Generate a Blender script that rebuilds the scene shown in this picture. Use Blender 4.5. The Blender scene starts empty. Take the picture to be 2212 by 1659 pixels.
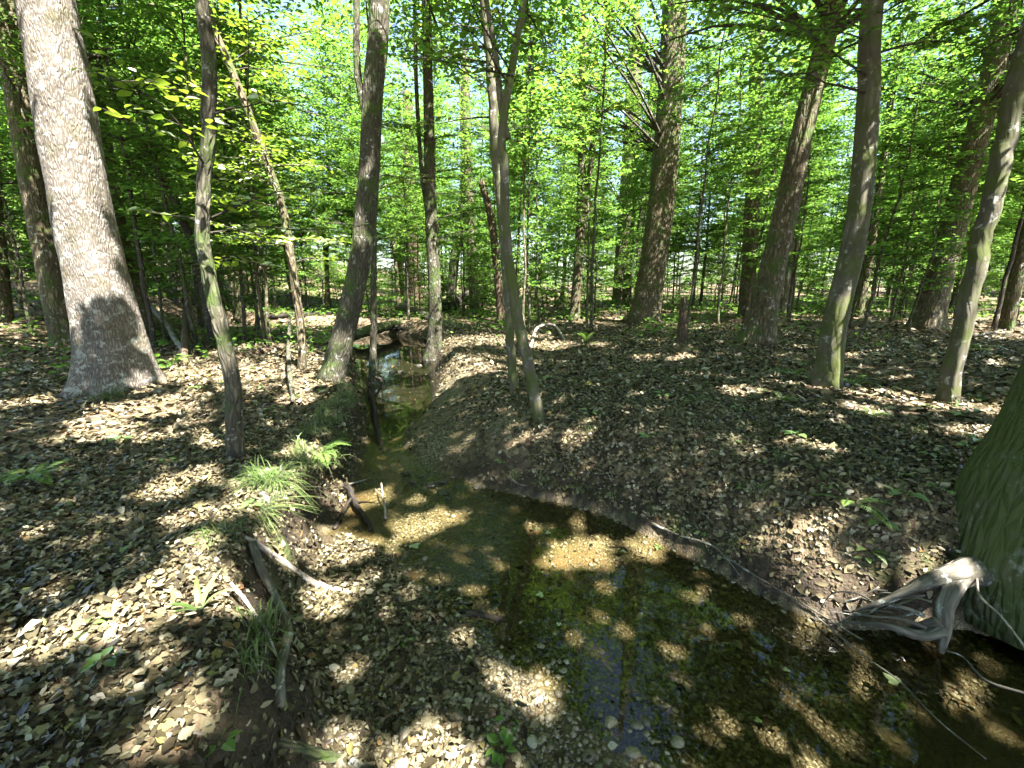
import bpy, math
import numpy as np
from mathutils import Vector

# ---------------------------------------------------------------- camera, sky, sun, exposure
scn = bpy.context.scene
col = scn.collection
HC = 1.45                      # camera height above the left terrace (z = 0)
ZW = -0.55                     # water level
FPX, CX, CY = 950.0, 1106.0, 829.5      # focal length and centre of the photograph at 2212 x 1659
PITCH = math.radians(13.0)
cam_d = bpy.data.cameras.new("camera"); cam = bpy.data.objects.new("camera", cam_d); col.objects.link(cam)
cam.location = (0, 0, HC); cam.rotation_euler = (math.pi/2 - PITCH, 0, 0)
cam_d.sensor_fit = 'HORIZONTAL'; cam_d.sensor_width = 36; cam_d.lens = 36*FPX/2212
cam_d.clip_start = 0.02; cam_d.clip_end = 2000
scn.camera = cam

SUN_EL = math.radians(58); SUN_AZ = (0.66, -0.75)
_n = math.hypot(*SUN_AZ)
SUN = np.array([SUN_AZ[0]/_n*math.cos(SUN_EL), SUN_AZ[1]/_n*math.cos(SUN_EL), math.sin(SUN_EL)])
world = bpy.data.worlds.new("World"); scn.world = world; world.use_nodes = True
wn = world.node_tree; wn.nodes.clear()
sky = wn.nodes.new('ShaderNodeTexSky'); sky.sky_type = 'NISHITA'; sky.sun_disc = False
sky.sun_elevation = SUN_EL; sky.sun_rotation = math.atan2(SUN[0], SUN[1])
sky.air_density = 1.0; sky.dust_density = 1.2; sky.ozone_density = 1.0
bg = wn.nodes.new('ShaderNodeBackground'); bg.inputs[1].default_value = 0.056
wo = wn.nodes.new('ShaderNodeOutputWorld')
wn.links.new(sky.outputs[0], bg.inputs[0]); wn.links.new(bg.outputs[0], wo.inputs[0])
sun_d = bpy.data.lights.new("sun", 'SUN'); sun_d.energy = 5.0; sun_d.angle = math.radians(0.53); sun_d.color = (1.0, 0.955, 0.90)
sun_o = bpy.data.objects.new("sun", sun_d); col.objects.link(sun_o)
sun_o.rotation_euler = Vector(SUN).to_track_quat('Z', 'Y').to_euler()
vs = scn.view_settings; vs.view_transform = 'Standard'; vs.look = 'None'; vs.gamma = 1.0; vs.use_curve_mapping = False
vs.exposure = 3.45
cy = scn.cycles
cy.max_bounces = 6; cy.diffuse_bounces = 4; cy.glossy_bounces = 2; cy.transmission_bounces = 4; cy.transparent_max_bounces = 8
cy.caustics_reflective = False; cy.caustics_refractive = False; cy.sample_clamp_indirect = 6
cy.use_denoising = True
try:
    cy.denoiser = 'OPENIMAGEDENOISE'; cy.denoising_input_passes = 'RGB_ALBEDO_NORMAL'; cy.denoising_prefilter = 'FAST'
except Exception: pass
cy.use_adaptive_sampling = True; cy.adaptive_threshold = 0.02

R = np.random.default_rng(7)
UP = np.array([0, 0, 1.0])

# ---------------------------------------------------------------- pixel helpers (photo at 2212 px wide)
cP, sP = math.cos(PITCH), math.sin(PITCH)
def ray(px, py):
    u = (px-CX)/FPX; v = (CY-py)/FPX
    return np.array([u, cP + v*sP, -sP + v*cP])
def at_z(px, py, z):
    d = ray(px, py); t = (z-HC)/d[2]; return np.array([0, 0, HC]) + d*t
def at_y(px, py, y):
    d = ray(px, py); return np.array([0, 0, HC]) + d*(y/d[1])
def on_ground(px, py):
    d = ray(px, py)
    t = np.concatenate([np.linspace(.6, 12, 700), np.linspace(12.05, 90, 500)])
    p = d[None, :]*t[:, None] + np.array([0, 0, HC])
    below = p[:, 2] <= hz(p[:, 0], p[:, 1])
    i = int(np.argmax(below)) if below.any() else len(t)-1
    return p[i]

# ---------------------------------------------------------------- noise
def vnoise(x, y, seed=0):
    x = np.asarray(x, float); y = np.asarray(y, float)
    xi = np.floor(x).astype(np.int64); yi = np.floor(y).astype(np.int64)
    fx = x-xi; fy = y-yi; fx = fx*fx*(3-2*fx); fy = fy*fy*(3-2*fy)
    def h(a, b):
        n = (a*374761393 + b*668265263 + seed*974634777) & 0xffffffff
        n = ((n ^ (n >> 13))*1274126177) & 0xffffffff
        return ((n ^ (n >> 16)) & 0xffff)/65535.0
    return (h(xi, yi)*(1-fx)+h(xi+1, yi)*fx)*(1-fy) + (h(xi, yi+1)*(1-fx)+h(xi+1, yi+1)*fx)*fy
def fbm(x, y, seed=0, o=3):
    s = 0; a = .5; f = 1
    for i in range(o):
        s = s + a*vnoise(x*f, y*f, seed+i*17); a *= .5; f *= 2.03
    return s/(1-.5**o)
def sstep(a, b, x):
    t = np.clip((x-a)/(b-a), 0, 1); return t*t*(3-2*t)

# ---------------------------------------------------------------- terrain
import time; T00 = time.time()
def lap(n): print('LAP', n, round(time.time()-T00, 1))
def W_(*pts): return [tuple(at_z(a, b, ZW)[:2]) for a, b in pts]
def T_(*pts): return [tuple(at_z(a, b, -.08)[:2]) for a, b in pts]
cut = T_((762, 752), (768, 800), (778, 850), (775, 885), (742, 915), (735, 960), (702, 1000), (672, 1040), (640, 1085), (622, 1135))
TL = [(-60, 17.2), (-20, 16.4), (-9, 15.4), (-5.8, 14.9)] + cut + T_((565, 1195), (560, 1262), (592, 1340), (622, 1400), (604, 1480), (572, 1560), (555, 1659)) + [(-.95, .6), (-1.3, -1.5), (-2, -6), (-4, -40)]
WL = [(-60, 17.35), (-20, 16.55), (-9, 15.55), (-5.5, 15.1)] + [(a+.13, b) for a, b in cut[:-1]] + \
     W_((712, 1115), (745, 1165), (835, 1160), (882, 1200), (868, 1245), (950, 1300), (1040, 1380), (1150, 1450), (1270, 1540), (1380, 1650)) + [(.85, 1.0), (1.5, .2), (3.2, -2), (10, -9), (40, -40)]
WRp = [((-60, 20.2), .8), ((-20, 19.2), .8), ((-10, 18.2), .8), ((-5.4, 17.6), .8), ((-3.3, 16.4), .8)] + \
      list(zip(W_((925, 738), (938, 770), (945, 830), (925, 890), (872, 925), (868, 975), (925, 1010), (1000, 1035), (1090, 1070), (1160, 1076), (1280, 1096), (1400, 1156), (1500, 1206), (1600, 1266), (1700, 1316), (1800, 1366), (1880, 1378), (1960, 1352), (2060, 1340), (2140, 1360), (2230, 1400)),
               [.6, .6, .6, 1.2, 2.8, 2.8, 2.0, 1.6, 1.1, 1.0, .9, .9, .9, .8, .8, .7, .5, .4, .35, .35, .4])) + [((4.2, 1.2), .7), ((8, -2.4), .8), ((14, -8), .8), ((46, -40), .8)]
WR = [p for p, w in WRp]; WRw = [w for p, w in WRp]
def resample(poly, vals=None, step=.35):
    P = np.array(poly, float); out = []; vo = []
    for i in range(len(P)-1):
        L = np.linalg.norm(P[i+1]-P[i]); n = max(1, int(L/step)) if L < 8 else max(1, int(L/2))
        for k in range(n):
            t = k/n; out.append(P[i]*(1-t)+P[i+1]*t)
            if vals is not None: vo.append(vals[i]*(1-t)+vals[i+1]*t)
    out.append(P[-1]); vo.append(vals[-1] if vals is not None else 0)
    return np.array(out), np.array(vo)
def smoothpoly(P, k=2):
    P = np.array(P, float)
    for _ in range(k):
        q = P.copy(); q[1:-1] = P[:-2]*.25+P[1:-1]*.5+P[2:]*.25; P = q
    return P
TLs = smoothpoly(resample(TL, step=.2)[0]); WLs = smoothpoly(resample(WL, step=.2)[0])
_a, WRws = resample(WR, WRw, .2); WRs = smoothpoly(_a)
def seg_dist(x, y, poly):
    d = np.full(x.shape, 1e9); A = poly[:-1]; B = poly[1:]
    for i in range(len(A)):
        ax, ay = A[i]; bx, by = B[i]; vx, vy = bx-ax, by-ay
        t = np.clip(((x-ax)*vx+(y-ay)*vy)/(vx*vx+vy*vy+1e-12), 0, 1)
        d = np.minimum(d, (x-ax-t*vx)**2+(y-ay-t*vy)**2)
    return np.sqrt(d)
def inside(x, y, poly):
    c = np.zeros(x.shape, bool); n = len(poly)
    for i in range(n):
        x1, y1 = poly[i]; x2, y2 = poly[(i+1) % n]
        if y1 == y2: continue
        m = ((y1 > y) != (y2 > y)) & (x < (x2-x1)*(y-y1)/(y2-y1)+x1)
        c ^= m
    return c
FAR = 900
polyT = np.vstack([TLs, [(-4, -FAR), (-FAR, -FAR), (-FAR, 17.2)]])           # left terrace
polyL = np.vstack([WLs, [(40, -FAR), (-FAR, -FAR), (-FAR, 17.35)]])          # all land left of the water
polyR = np.vstack([WRs, [(FAR, -FAR), (FAR, FAR), (-FAR, FAR), (-FAR, 20.2)]])
def terrain(x, y):
    x = np.asarray(x, float).ravel(); y = np.asarray(y, float).ravel()
    z = np.empty(x.shape); info = np.zeros((x.size, 3))
    for s in range(0, x.size, 60000):
        xs, ys = x[s:s+60000], y[s:s+60000]
        wob = .10*(fbm(xs*2.2, ys*2.2, 3)-.5)
        dT = seg_dist(xs, ys, TLs)*np.where(inside(xs, ys, polyT), 1, -1)
        inL = inside(xs, ys, polyL); inR = inside(xs, ys, polyR)
        dL = seg_dist(xs, ys, WLs); dR = seg_dist(xs, ys, WRs)
        w = np.zeros_like(xs); tot = np.zeros_like(xs)
        for (qx, qy), ww in zip(WRs[::2], WRws[::2]):
            k = 1/((xs-qx)**2+(ys-qy)**2+.02)**2; w += k*ww; tot += k
        w /= tot
        big = (fbm(xs*.23+4, ys*.23, 11)-.5)*.45
        topL = .0+big*.6; topR = .06+big + .10*sstep(2, 6, xs)
        hill = np.maximum(0, -xs-9)*.14*sstep(9, 13, -xs)*sstep(0, 6, ys)
        bar = ZW+.045*np.minimum(dL, 3)+.03*(fbm(xs*3, ys*3, 5)-.3)*sstep(0, .3, dL)
        zl = bar+(topL-bar)*sstep(-.16+.08*sstep(2.5, 3, ys), .20-.09*sstep(2.5, 3, ys), dT+wob)**.8
        t = np.clip((dR+wob*.8*sstep(0, .3, dR))/w, 0, 1)
        zr = ZW+(topR-ZW)*(1-(1-t)**2.2)
        inner = np.minimum(dL, dR)
        deep = .035+.17*sstep(.7, 2.2, xs)*sstep(.0, 3.6, 4.2-ys)+.16*sstep(4.6, 6, ys)
        zwb = ZW-.012-deep*sstep(0, .55, np.minimum(dR*(1.2+.9*sstep(5, 7, ys)), dL*(.55+1.5*sstep(3.6, 5, ys))))+.02*(fbm(xs*4, ys*4, 9)-.5)
        zz = np.where(inL, zl, np.where(inR, zr, zwb))
        land = inL | inR
        rough = (fbm(xs*1.3, ys*1.3, 21)-.5)*.10+(fbm(xs*5, ys*5, 31)-.5)*.035
        zz = zz+np.where(land, rough*np.where(inL, sstep(-.1, .5, dT), sstep(.1, 1.0, dR)), 0)+np.where(inL, hill, 0)+np.where(inR, hill*.8*sstep(8, 20, -xs), 0)
        z[s:s+60000] = zz
        info[s:s+60000, 0] = np.where(land, np.where(inL, dL, dR), -inner)     # distance from water
        info[s:s+60000, 1] = np.where(inL, dT, 5)                                # distance behind terrace edge
        info[s:s+60000, 2] = np.where(inR, 1, 0)
    return z, info
# fast lookup grid
GX = np.arange(-14, 14.01, .06); GY = np.arange(-3, 24.01, .06)
gx, gy = np.meshgrid(GX, GY); _z, _i = terrain(gx, gy); GZ = _z.reshape(gx.shape); GI = _i.reshape(gx.shape+(3,))
CXg = np.arange(-110, 110.1, .7); CYg = np.arange(-14, 100.1, .7)
_cx, _cy = np.meshgrid(CXg, CYg); GC = terrain(_cx, _cy)[0].reshape(_cx.shape)
def coarse(x, y):
    fx = np.clip((x-CXg[0])/.7, 0, len(CXg)-1.001); fy = np.clip((y-CYg[0])/.7, 0, len(CYg)-1.001); i = fx.astype(int); j = fy.astype(int); a = fx-i; b = fy-j
    return (GC[j, i]*(1-a)+GC[j, i+1]*a)*(1-b)+(GC[j+1, i]*(1-a)+GC[j+1, i+1]*a)*b
def lookup(G, x, y):
    fx = np.clip((np.asarray(x, float)-GX[0])/.06, 0, len(GX)-1.001); fy = np.clip((np.asarray(y, float)-GY[0])/.06, 0, len(GY)-1.001)
    i = fx.astype(int); j = fy.astype(int); a = fx-i; b = fy-j
    if G.ndim == 3: a = a[..., None]; b = b[..., None]
    return (G[j, i]*(1-a)+G[j, i+1]*a)*(1-b)+(G[j+1, i]*(1-a)+G[j+1, i+1]*a)*b
def hz(x, y):
    x = np.atleast_1d(np.asarray(x, float)); y = np.atleast_1d(np.asarray(y, float))
    z = lookup(GZ, x, y)
    o = (x < GX[0]) | (x > GX[-1]) | (y < GY[0]) | (y > GY[-1])
    if o.any(): z = z.copy(); z[o] = coarse(x[o], y[o])
    return z
def hz1(x, y): return float(hz(x, y)[0])
def normal_at(x, y):
    e = .08; n = np.stack([hz(x-e, y)-hz(x+e, y), hz(x, y-e)-hz(x, y+e), np.full(np.shape(x), 2*e)], -1)
    return n/np.linalg.norm(n, axis=-1, keepdims=True)

lap('materials')
# ---------------------------------------------------------------- materials
def mat(name):
    m = bpy.data.materials.new(name); m.use_nodes = True; nt = m.node_tree; nt.nodes.clear()
    out = nt.nodes.new('ShaderNodeOutputMaterial'); return m, nt, out
def N(nt, t, **kw):
    n = nt.nodes.new(t)
    for k, v in kw.items():
        if k.startswith('i_'): n.inputs[k[2:].replace('_', ' ')].default_value = v
        else: setattr(n, k, v)
    return n
def ramp(nt, fac, stops, interp='LINEAR'):
    r = nt.nodes.new('ShaderNodeValToRGB'); cr = r.color_ramp; cr.interpolation = interp
    while len(cr.elements) < len(stops): cr.elements.new(.5)
    for e, (p, c) in zip(cr.elements, stops): e.position = p; e.color = (*c, 1) if len(c) == 3 else c
    if fac is not None: nt.links.new(fac, r.inputs[0])
    return r.outputs[0]
def mixc(nt, fac, a, b, mode='MIX'):
    m = nt.nodes.new('ShaderNodeMix'); m.data_type = 'RGBA'; m.blend_type = mode
    for s, v in ((0, fac), (6, a), (7, b)):
        if hasattr(v, 'links') or hasattr(v, 'is_linked'): nt.links.new(v, m.inputs[s])
        else: m.inputs[s].default_value = v if s == 0 else (*v, 1)
    return m.outputs[2]
def math_(nt, op, a, b=None, clamp=False):
    m = nt.nodes.new('ShaderNodeMath'); m.operation = op; m.use_clamp = clamp
    for i, v in enumerate((a, b)):
        if v is None: continue
        if hasattr(v, 'is_linked'): nt.links.new(v, m.inputs[i])
        else: m.inputs[i].default_value = v
    return m.outputs[0]
def attr(nt, name): n = nt.nodes.new('ShaderNodeAttribute'); n.attribute_name = name; return n
def noise(nt, vec, scale, detail=3, rough=.55):
    n = nt.nodes.new('ShaderNodeTexNoise'); n.inputs['Scale'].default_value = scale; n.inputs['Detail'].default_value = detail; n.inputs['Roughness'].default_value = rough
    if vec is not None: nt.links.new(vec, n.inputs['Vector'])
    return n.outputs[0]
def mapping(nt, vec, scale):
    m = nt.nodes.new('ShaderNodeMapping'); m.inputs['Scale'].default_value = scale; nt.links.new(vec, m.inputs['Vector']); return m.outputs[0]
def bump(nt, h, strength, dist):
    b = nt.nodes.new('ShaderNodeBump'); b.inputs['Strength'].default_value = strength; b.inputs['Distance'].default_value = dist; nt.links.new(h, b.inputs['Height']); return b.outputs[0]

def leaf_mat(name, stops, trans=.45, gloss=.05, objvar=.25):
    m, nt, out = mat(name)
    a = attr(nt, 'rnd').outputs['Fac']; oi = nt.nodes.new('ShaderNodeObjectInfo')
    f = math_(nt, 'FRACT', math_(nt, 'ADD', math_(nt, 'MULTIPLY', a, 1-objvar if objvar < .9 else 1), math_(nt, 'MULTIPLY', oi.outputs['Random'], objvar*.999)))
    c = ramp(nt, f, stops)
    d = nt.nodes.new('ShaderNodeBsdfDiffuse'); nt.links.new(c, d.inputs[0])
    t = nt.nodes.new('ShaderNodeBsdfTranslucent'); nt.links.new(mixc(nt, 1.0, c, (1.15, 1.12, .7), 'MULTIPLY'), t.inputs[0])
    s = nt.nodes.new('ShaderNodeMixShader'); s.inputs[0].default_value = trans
    nt.links.new(d.outputs[0], s.inputs[1]); nt.links.new(t.outputs[0], s.inputs[2])
    if not gloss: nt.links.new(s.outputs[0], out.inputs[0]); return m
    g = nt.nodes.new('ShaderNodeBsdfGlossy'); g.inputs['Roughness'].default_value = .42
    fr = nt.nodes.new('ShaderNodeFresnel'); fr.inputs[0].default_value = 1.4
    fm = math_(nt, 'MULTIPLY', fr.outputs[0], gloss*14, True)
    s2 = nt.nodes.new('ShaderNodeMixShader'); nt.links.new(fm, s2.inputs[0]); nt.links.new(s.outputs[0], s2.inputs[1]); nt.links.new(g.outputs[0], s2.inputs[2])
    nt.links.new(s2.outputs[0], out.inputs[0]); return m
M = {}
G_stops = [(0, (.075, .165, .035)), (.35, (.105, .225, .045)), (.7, (.15, .28, .055)), (.93, (.21, .32, .065)), (1, (.34, .34, .09))]
M['leaf'] = leaf_mat('green_foliage', G_stops, .5, 0)
M['leaf_near'] = leaf_mat('young_green_foliage', [(0, (.11, .20, .02)), (.5, (.16, .26, .03)), (.9, (.22, .30, .04)), (1, (.32, .33, .06))], .5, .03)
M['fern'] = leaf_mat('fern_green', [(0, (.06, .12, .015)), (.6, (.10, .18, .022)), (1, (.15, .22, .04))], .4, .012)
M['sedge'] = leaf_mat('sedge_green', [(0, (.05, .09, .02)), (.6, (.10, .15, .04)), (.9, (.2, .21, .09)), (1, (.3, .25, .13))], .35, .05)
M['seedling'] = leaf_mat('seedling_green', [(0, (.07, .15, .025)), (1, (.13, .23, .04))], .4, .015)
M['litter'] = leaf_mat('dry_fallen_leaves', [(0, (.02, .016, .010)), (.28, (.045, .037, .019)), (.54, (.092, .077, .041)), (.77, (.15, .128, .072)), (.90, (.225, .196, .12)), (.96, (.34, .305, .215)), (.975, (.40, .365, .275)), (.98, (.18, .09, .04)), (1, (.15, .16, .05))], .12, .006, .999)
def bark_mat(name, c1, c2, c3, scale=1.0, moss=0.0, lichen=0.0, ridge=.6, mossc=(.045, .075, .012)):
    m, nt, out = mat(name)
    v = attr(nt, 'buv').outputs['Vector']
    w = mapping(nt, v, (24*scale, 24*scale, 5.5*scale))
    wob = nt.nodes.new('ShaderNodeVectorMath'); wob.operation = 'ADD'; nt.links.new(w, wob.inputs[0])
    nn = nt.nodes.new('ShaderNodeTexNoise'); nn.inputs['Scale'].default_value = 4*scale; nt.links.new(v, nn.inputs['Vector']); nt.links.new(nn.outputs['Color'], wob.inputs[1])
    f1 = noise(nt, wob.outputs[0], 1.0, 5, .6)
    vo = nt.nodes.new('ShaderNodeTexVoronoi'); vo.feature = 'DISTANCE_TO_EDGE'; vo.inputs['Scale'].default_value = 1.1; nt.links.new(wob.outputs[0], vo.inputs['Vector'])
    crack = math_(nt, 'MULTIPLY', vo.outputs['Distance'], 2.2, True)
    h = math_(nt, 'ADD', math_(nt, 'MULTIPLY', crack, .7), math_(nt, 'MULTIPLY', f1, .7))
    c = ramp(nt, math_(nt, 'MULTIPLY', h, .85), [(.1, c1), (.5, c2), (.95, c3)])
    big = noise(nt, v, 2.6, 3)
    c = mixc(nt, ramp(nt, big, [(.35, (0, 0, 0)), (.65, (1, 1, 1))]), mixc(nt, 1, c, (.72, .7, .68), 'MULTIPLY'), c)
    if lichen:
        l = ramp(nt, noise(nt, v, 11, 4, .7), [(.62-lichen*.2, (0, 0, 0)), (.66-lichen*.2, (1, 1, 1))]); c = mixc(nt, math_(nt, 'MULTIPLY', l, .75), c, (.30, .31, .27))
    if moss:
        mm = ramp(nt, noise(nt, v, 3.3, 5, .65), [(.62-moss*.45, (0, 0, 0)), (.78-moss*.4, (1, 1, 1))]); c = mixc(nt, math_(nt, 'MULTIPLY', mm, .9), c, mossc)
    p = nt.nodes.new('ShaderNodeBsdfPrincipled'); p.inputs['Roughness'].default_value = .88; p.inputs['Specular IOR Level'].default_value = .25
    nt.links.new(c, p.inputs['Base Color']); nt.links.new(bump(nt, h, ridge, .03/scale), p.inputs['Normal']); nt.links.new(p.outputs[0], out.inputs[0]); return m
M['bark_pale'] = bark_mat('furrowed_pale_bark', (.035, .029, .023), (.15, .132, .11), (.29, .262, .23), 1.7, .25, .3, 1.0, (.07, .062, .03))
M['bark_brown'] = bark_mat('brown_bark', (.028, .022, .013), (.10, .081, .046), (.18, .15, .095), .9, .3, .1, .9)
M['bark_grey'] = bark_mat('grey_bark', (.022, .020, .013), (.075, .068, .046), (.135, .124, .088), 1.2, .3, .1, 1.0)
M['bark_smooth'] = bark_mat('smooth_mossy_beech_bark', (.06, .055, .038), (.105, .095, .068), (.15, .14, .105), .5, .45, .12, .25, (.06, .075, .016))
M['bark_moss'] = bark_mat('moss_covered_bark', (.05, .05, .03), (.09, .09, .05), (.15, .14, .10), .8, .75, .2, .9, (.05, .068, .017))
M['bark_dark'] = bark_mat('dark_twig_bark', (.02, .016, .012), (.055, .045, .033), (.10, .085, .065), 1.5, .15, .1, .5)
M['dead'] = bark_mat('dead_rotten_wood', (.03, .02, .012), (.10, .07, .043), (.19, .145, .10), 1.1, .1, .0, .9)
M['deadpale'] = bark_mat('bleached_dead_wood', (.12, .10, .08), (.28, .25, .21), (.42, .39, .35), 1.2, .05, .1, .5)
M['wetwood'] = bark_mat('wet_black_wood', (.012, .01, .008), (.03, .024, .018), (.06, .05, .04), 1.0, .1, 0, .6)
M['root'] = bark_mat('grey_root_bark', (.05, .045, .033), (.13, .118, .09), (.22, .205, .165), .8, .22, .25, .5, (.05, .065, .018))

# ---------------------------------------------------------------- mesh helpers
def mesh_np(name, V, loops, starts, rnd=None, buv=None):
    me = bpy.data.meshes.new(name); V = np.ascontiguousarray(V, np.float32)
    me.vertices.add(len(V)); me.vertices.foreach_set('co', V.ravel())
    loops = np.ascontiguousarray(loops, np.int32); starts = np.ascontiguousarray(starts, np.int32)
    me.loops.add(len(loops)); me.loops.foreach_set('vertex_index', loops)
    me.polygons.add(len(starts)); me.polygons.foreach_set('loop_start', starts)
    if rnd is not None: a = me.attributes.new('rnd', 'FLOAT', 'FACE'); a.data.foreach_set('value', np.ascontiguousarray(rnd, np.float32))
    if buv is not None: a = me.attributes.new('buv', 'FLOAT_VECTOR', 'POINT'); a.data.foreach_set('vector', np.ascontiguousarray(buv, np.float32).ravel())
    me.update(calc_edges=True); me.validate(); return me
def obj(name, me, m=None, parent=None, loc=None):
    o = bpy.data.objects.new(name, me); col.objects.link(o)
    if m is not None and not me.materials: me.materials.append(m)
    if parent is not None: o.parent = parent
    if loc is not None: o.location = loc
    return o
def empty(name, loc, label=None, cat=None, group=None):
    o = bpy.data.objects.new(name, None); col.objects.link(o); o.location = loc; o.empty_display_size = .2
    return tag(o, label, cat, group)
def tag(o, label=None, cat=None, group=None, kind=None):
    for k, v in (('label', label), ('category', cat), ('group', group), ('kind', kind)):
        if v: o[k] = v
    return o
def unit(a): return a/(np.linalg.norm(a, axis=-1, keepdims=True)+1e-12)
def leaf_mesh(name, P, A, Nn, L, Wd, rnd, six=True, fold=.25, droop=.12):
    """many leaves: P base, A axis, Nn normal, L length, Wd half width"""
    B = np.cross(Nn, A); L = L[:, None]; w = Wd[:, None]; f = Nn*w*fold
    if six:
        V = np.stack([P, P+A*L*.33+B*w+f, P+A*L*.68+B*w*.78+f*.6-Nn*L*droop*.4, P+A*L-Nn*L*droop, P+A*L*.68-B*w*.78+f*.6-Nn*L*droop*.4, P+A*L*.33-B*w+f], 1)
        k = 6; pat = np.array([0, 1, 2, 3, 0, 3, 4, 5]); fl = 4
    else:
        V = np.stack([P, P+A*L*.42+B*w+f, P+A*L-Nn*L*droop, P+A*L*.42-B*w+f], 1); k = 4; pat = np.array([0, 1, 2, 0, 2, 3]); fl = 3
    n = len(P); loops = (np.arange(n)[:, None]*k+pat).ravel(); starts = np.arange(n*2)*fl
    return mesh_np(name, V.reshape(-1, 3), loops, starts, rnd=np.repeat(rnd, 2))
def seg_mesh(name, P0, P1, r0, r1, ns=4):
    """many straight tapered twigs"""
    P0 = np.asarray(P0, float); P1 = np.asarray(P1, float); r0 = np.asarray(r0); r1 = np.asarray(r1)
    d = unit(P1-P0); ref = np.where(np.abs(d[:, 2:3]) > .8, np.array([[1., 0, 0]]), UP[None]); a = unit(np.cross(d, ref)); b = np.cross(d, a)
    th = np.arange(ns)*2*math.pi/ns
    ring = np.cos(th)[None, :, None]*a[:, None]+np.sin(th)[None, :, None]*b[:, None]
    V = np.concatenate([P0[:, None]+ring*r0[:, None, None], P1[:, None]+ring*r1[:, None, None]], 1)
    n = len(P0); j = np.arange(ns); jn = (j+1) % ns
    pat = np.stack([j, jn, jn+ns, j+ns], 1).ravel()
    loops = (np.arange(n)[:, None]*2*ns+pat).ravel(); starts = np.arange(n*ns)*4
    buv = np.concatenate([ring*.05+P0[:, None]*.3, ring*.05+P1[:, None]*.3], 1)
    return mesh_np(name, V.reshape(-1, 3), loops, starts, buv=buv.reshape(-1, 3))
def catmull(P, n):
    P = np.asarray(P, float)
    if len(P) == 2: P = np.array([P[0], (P[0]+P[1])/2, P[1]])
    Q = np.vstack([2*P[0]-P[1], P, 2*P[-1]-P[-2]])
    L = np.concatenate([[0], np.cumsum(np.linalg.norm(np.diff(P[:, :3], axis=0), axis=1))]); s = np.linspace(0, L[-1], n); out = []
    for v in s:
        i = min(int(np.searchsorted(L, v, side='right')-1), len(P)-2); t = (v-L[i])/(L[i+1]-L[i]+1e-9)
        a, b, c, d = Q[i:i+4]; out.append(.5*((2*b)+(-a+c)*t+(2*a-5*b+4*c-d)*t*t+(-a+3*b-3*c+d)*t**3))
    return np.array(out)
def tube_arr(P, r, ns=12, flare=0, flare_h=.3, lobes=(), rough=0, seed=0, cap=True, ragged=0):
    P = np.asarray(P, float); r = np.asarray(r, float); n = len(P)
    T = unit(np.gradient(P, axis=0)); a = np.cross(T[0], [0, 1, 0] if abs(T[0][1]) < .9 else [1, 0, 0]); a = a/np.linalg.norm(a); A = []
    for t in T: a = a-t*np.dot(a, t); a = a/np.linalg.norm(a); A.append(a)
    A = np.array(A); B = np.cross(T, A); L = np.concatenate([[0], np.cumsum(np.linalg.norm(np.diff(P, axis=0), axis=1))])
    th = np.arange(ns)*2*math.pi/ns
    ct = np.broadcast_to(np.cos(th), (n, ns)); st = np.broadcast_to(np.sin(th), (n, ns))
    rr = np.repeat(r[:, None], ns, 1)
    if flare:
        e = np.exp(-L/flare_h)[:, None]; lob = np.zeros(ns)
        for (ang, amp, wid) in lobes:
            dd = np.abs((th-ang+math.pi) % (2*math.pi)-math.pi); lob += amp*np.exp(-(dd/wid)**2)
        rr = rr*(1+flare*e*(.35+lob[None])); rr = rr*(1+.35*np.exp(-L/(flare_h*2.6))[:, None]*lob[None]*flare)
    if rough:
        k = 3.0/(2*math.pi)
        nz = fbm(np.repeat((th*5)[None], n, 0)+seed*7.1, np.repeat((L*2.2)[:, None], ns, 1)+0*ct, seed)-.5
        nz2 = fbm(np.repeat((th*1.6)[None], n, 0)+seed, np.repeat((L*1.1)[:, None], ns, 1)+0*ct, seed+5)-.5
        win = np.minimum(1, np.minimum(th, 2*math.pi-th)/.5)[None]
        rr = rr*(1+win*(rough*nz+rough*1.2*nz2))
    V = P[:, None]+(A[:, None]*ct[..., None]+B[:, None]*st[..., None])*rr[..., None]
    if ragged:
        rg = np.random.default_rng(seed); V[-1] += T[-1]*(rg.random(ns)[:, None]-.3)*ragged; V[-2] += T[-1]*(rg.random(ns)[:, None]-.5)*ragged*.3
    rm = np.maximum(r, .006)[:, None]
    buv = np.stack([ct*rm, st*rm, np.repeat(L[:, None], ns, 1)], -1)+np.array([seed*1.37 % 5, 0, 0])
    i = np.arange(n-1)[:, None]*ns; j = np.arange(ns)[None]; jn = (j+1) % ns
    F = np.stack([i+j, i+jn, i+ns+jn, i+ns+j], -1).reshape(-1, 4)
    V = V.reshape(-1, 3); buv = buv.reshape(-1, 3); loops = [F.ravel()]; starts = [np.arange(len(F))*4]; lo = len(F)*4
    if cap:
        for base, cen, rev in ((0, P[0], True), ((n-1)*ns, P[-1]-T[-1]*ragged*.6, False)):
            ci = len(V); V = np.vstack([V, cen]); buv = np.vstack([buv, buv[base]])
            q = np.stack([base+np.arange(ns), base+(np.arange(ns)+1) % ns, np.full(ns, ci)], 1)
            if rev: q = q[:, ::-1]
            loops.append(q.ravel()); starts.append(lo+np.arange(ns)*3); lo += ns*3
    return V, np.concatenate(loops), np.concatenate(starts), buv
def join_arr(parts):
    V = []; Lp = []; St = []; Bu = []; vo = lo = 0
    for v, l, s, b in parts:
        V.append(v); Lp.append(l+vo); St.append(s+lo); Bu.append(b); vo += len(v); lo += len(l)
    return np.vstack(V), np.concatenate(Lp), np.concatenate(St), np.vstack(Bu)
def tube_mesh(name, *a, **k): v, l, s, b = tube_arr(*a, **k); return mesh_np(name, v, l, s, buv=b)

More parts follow.
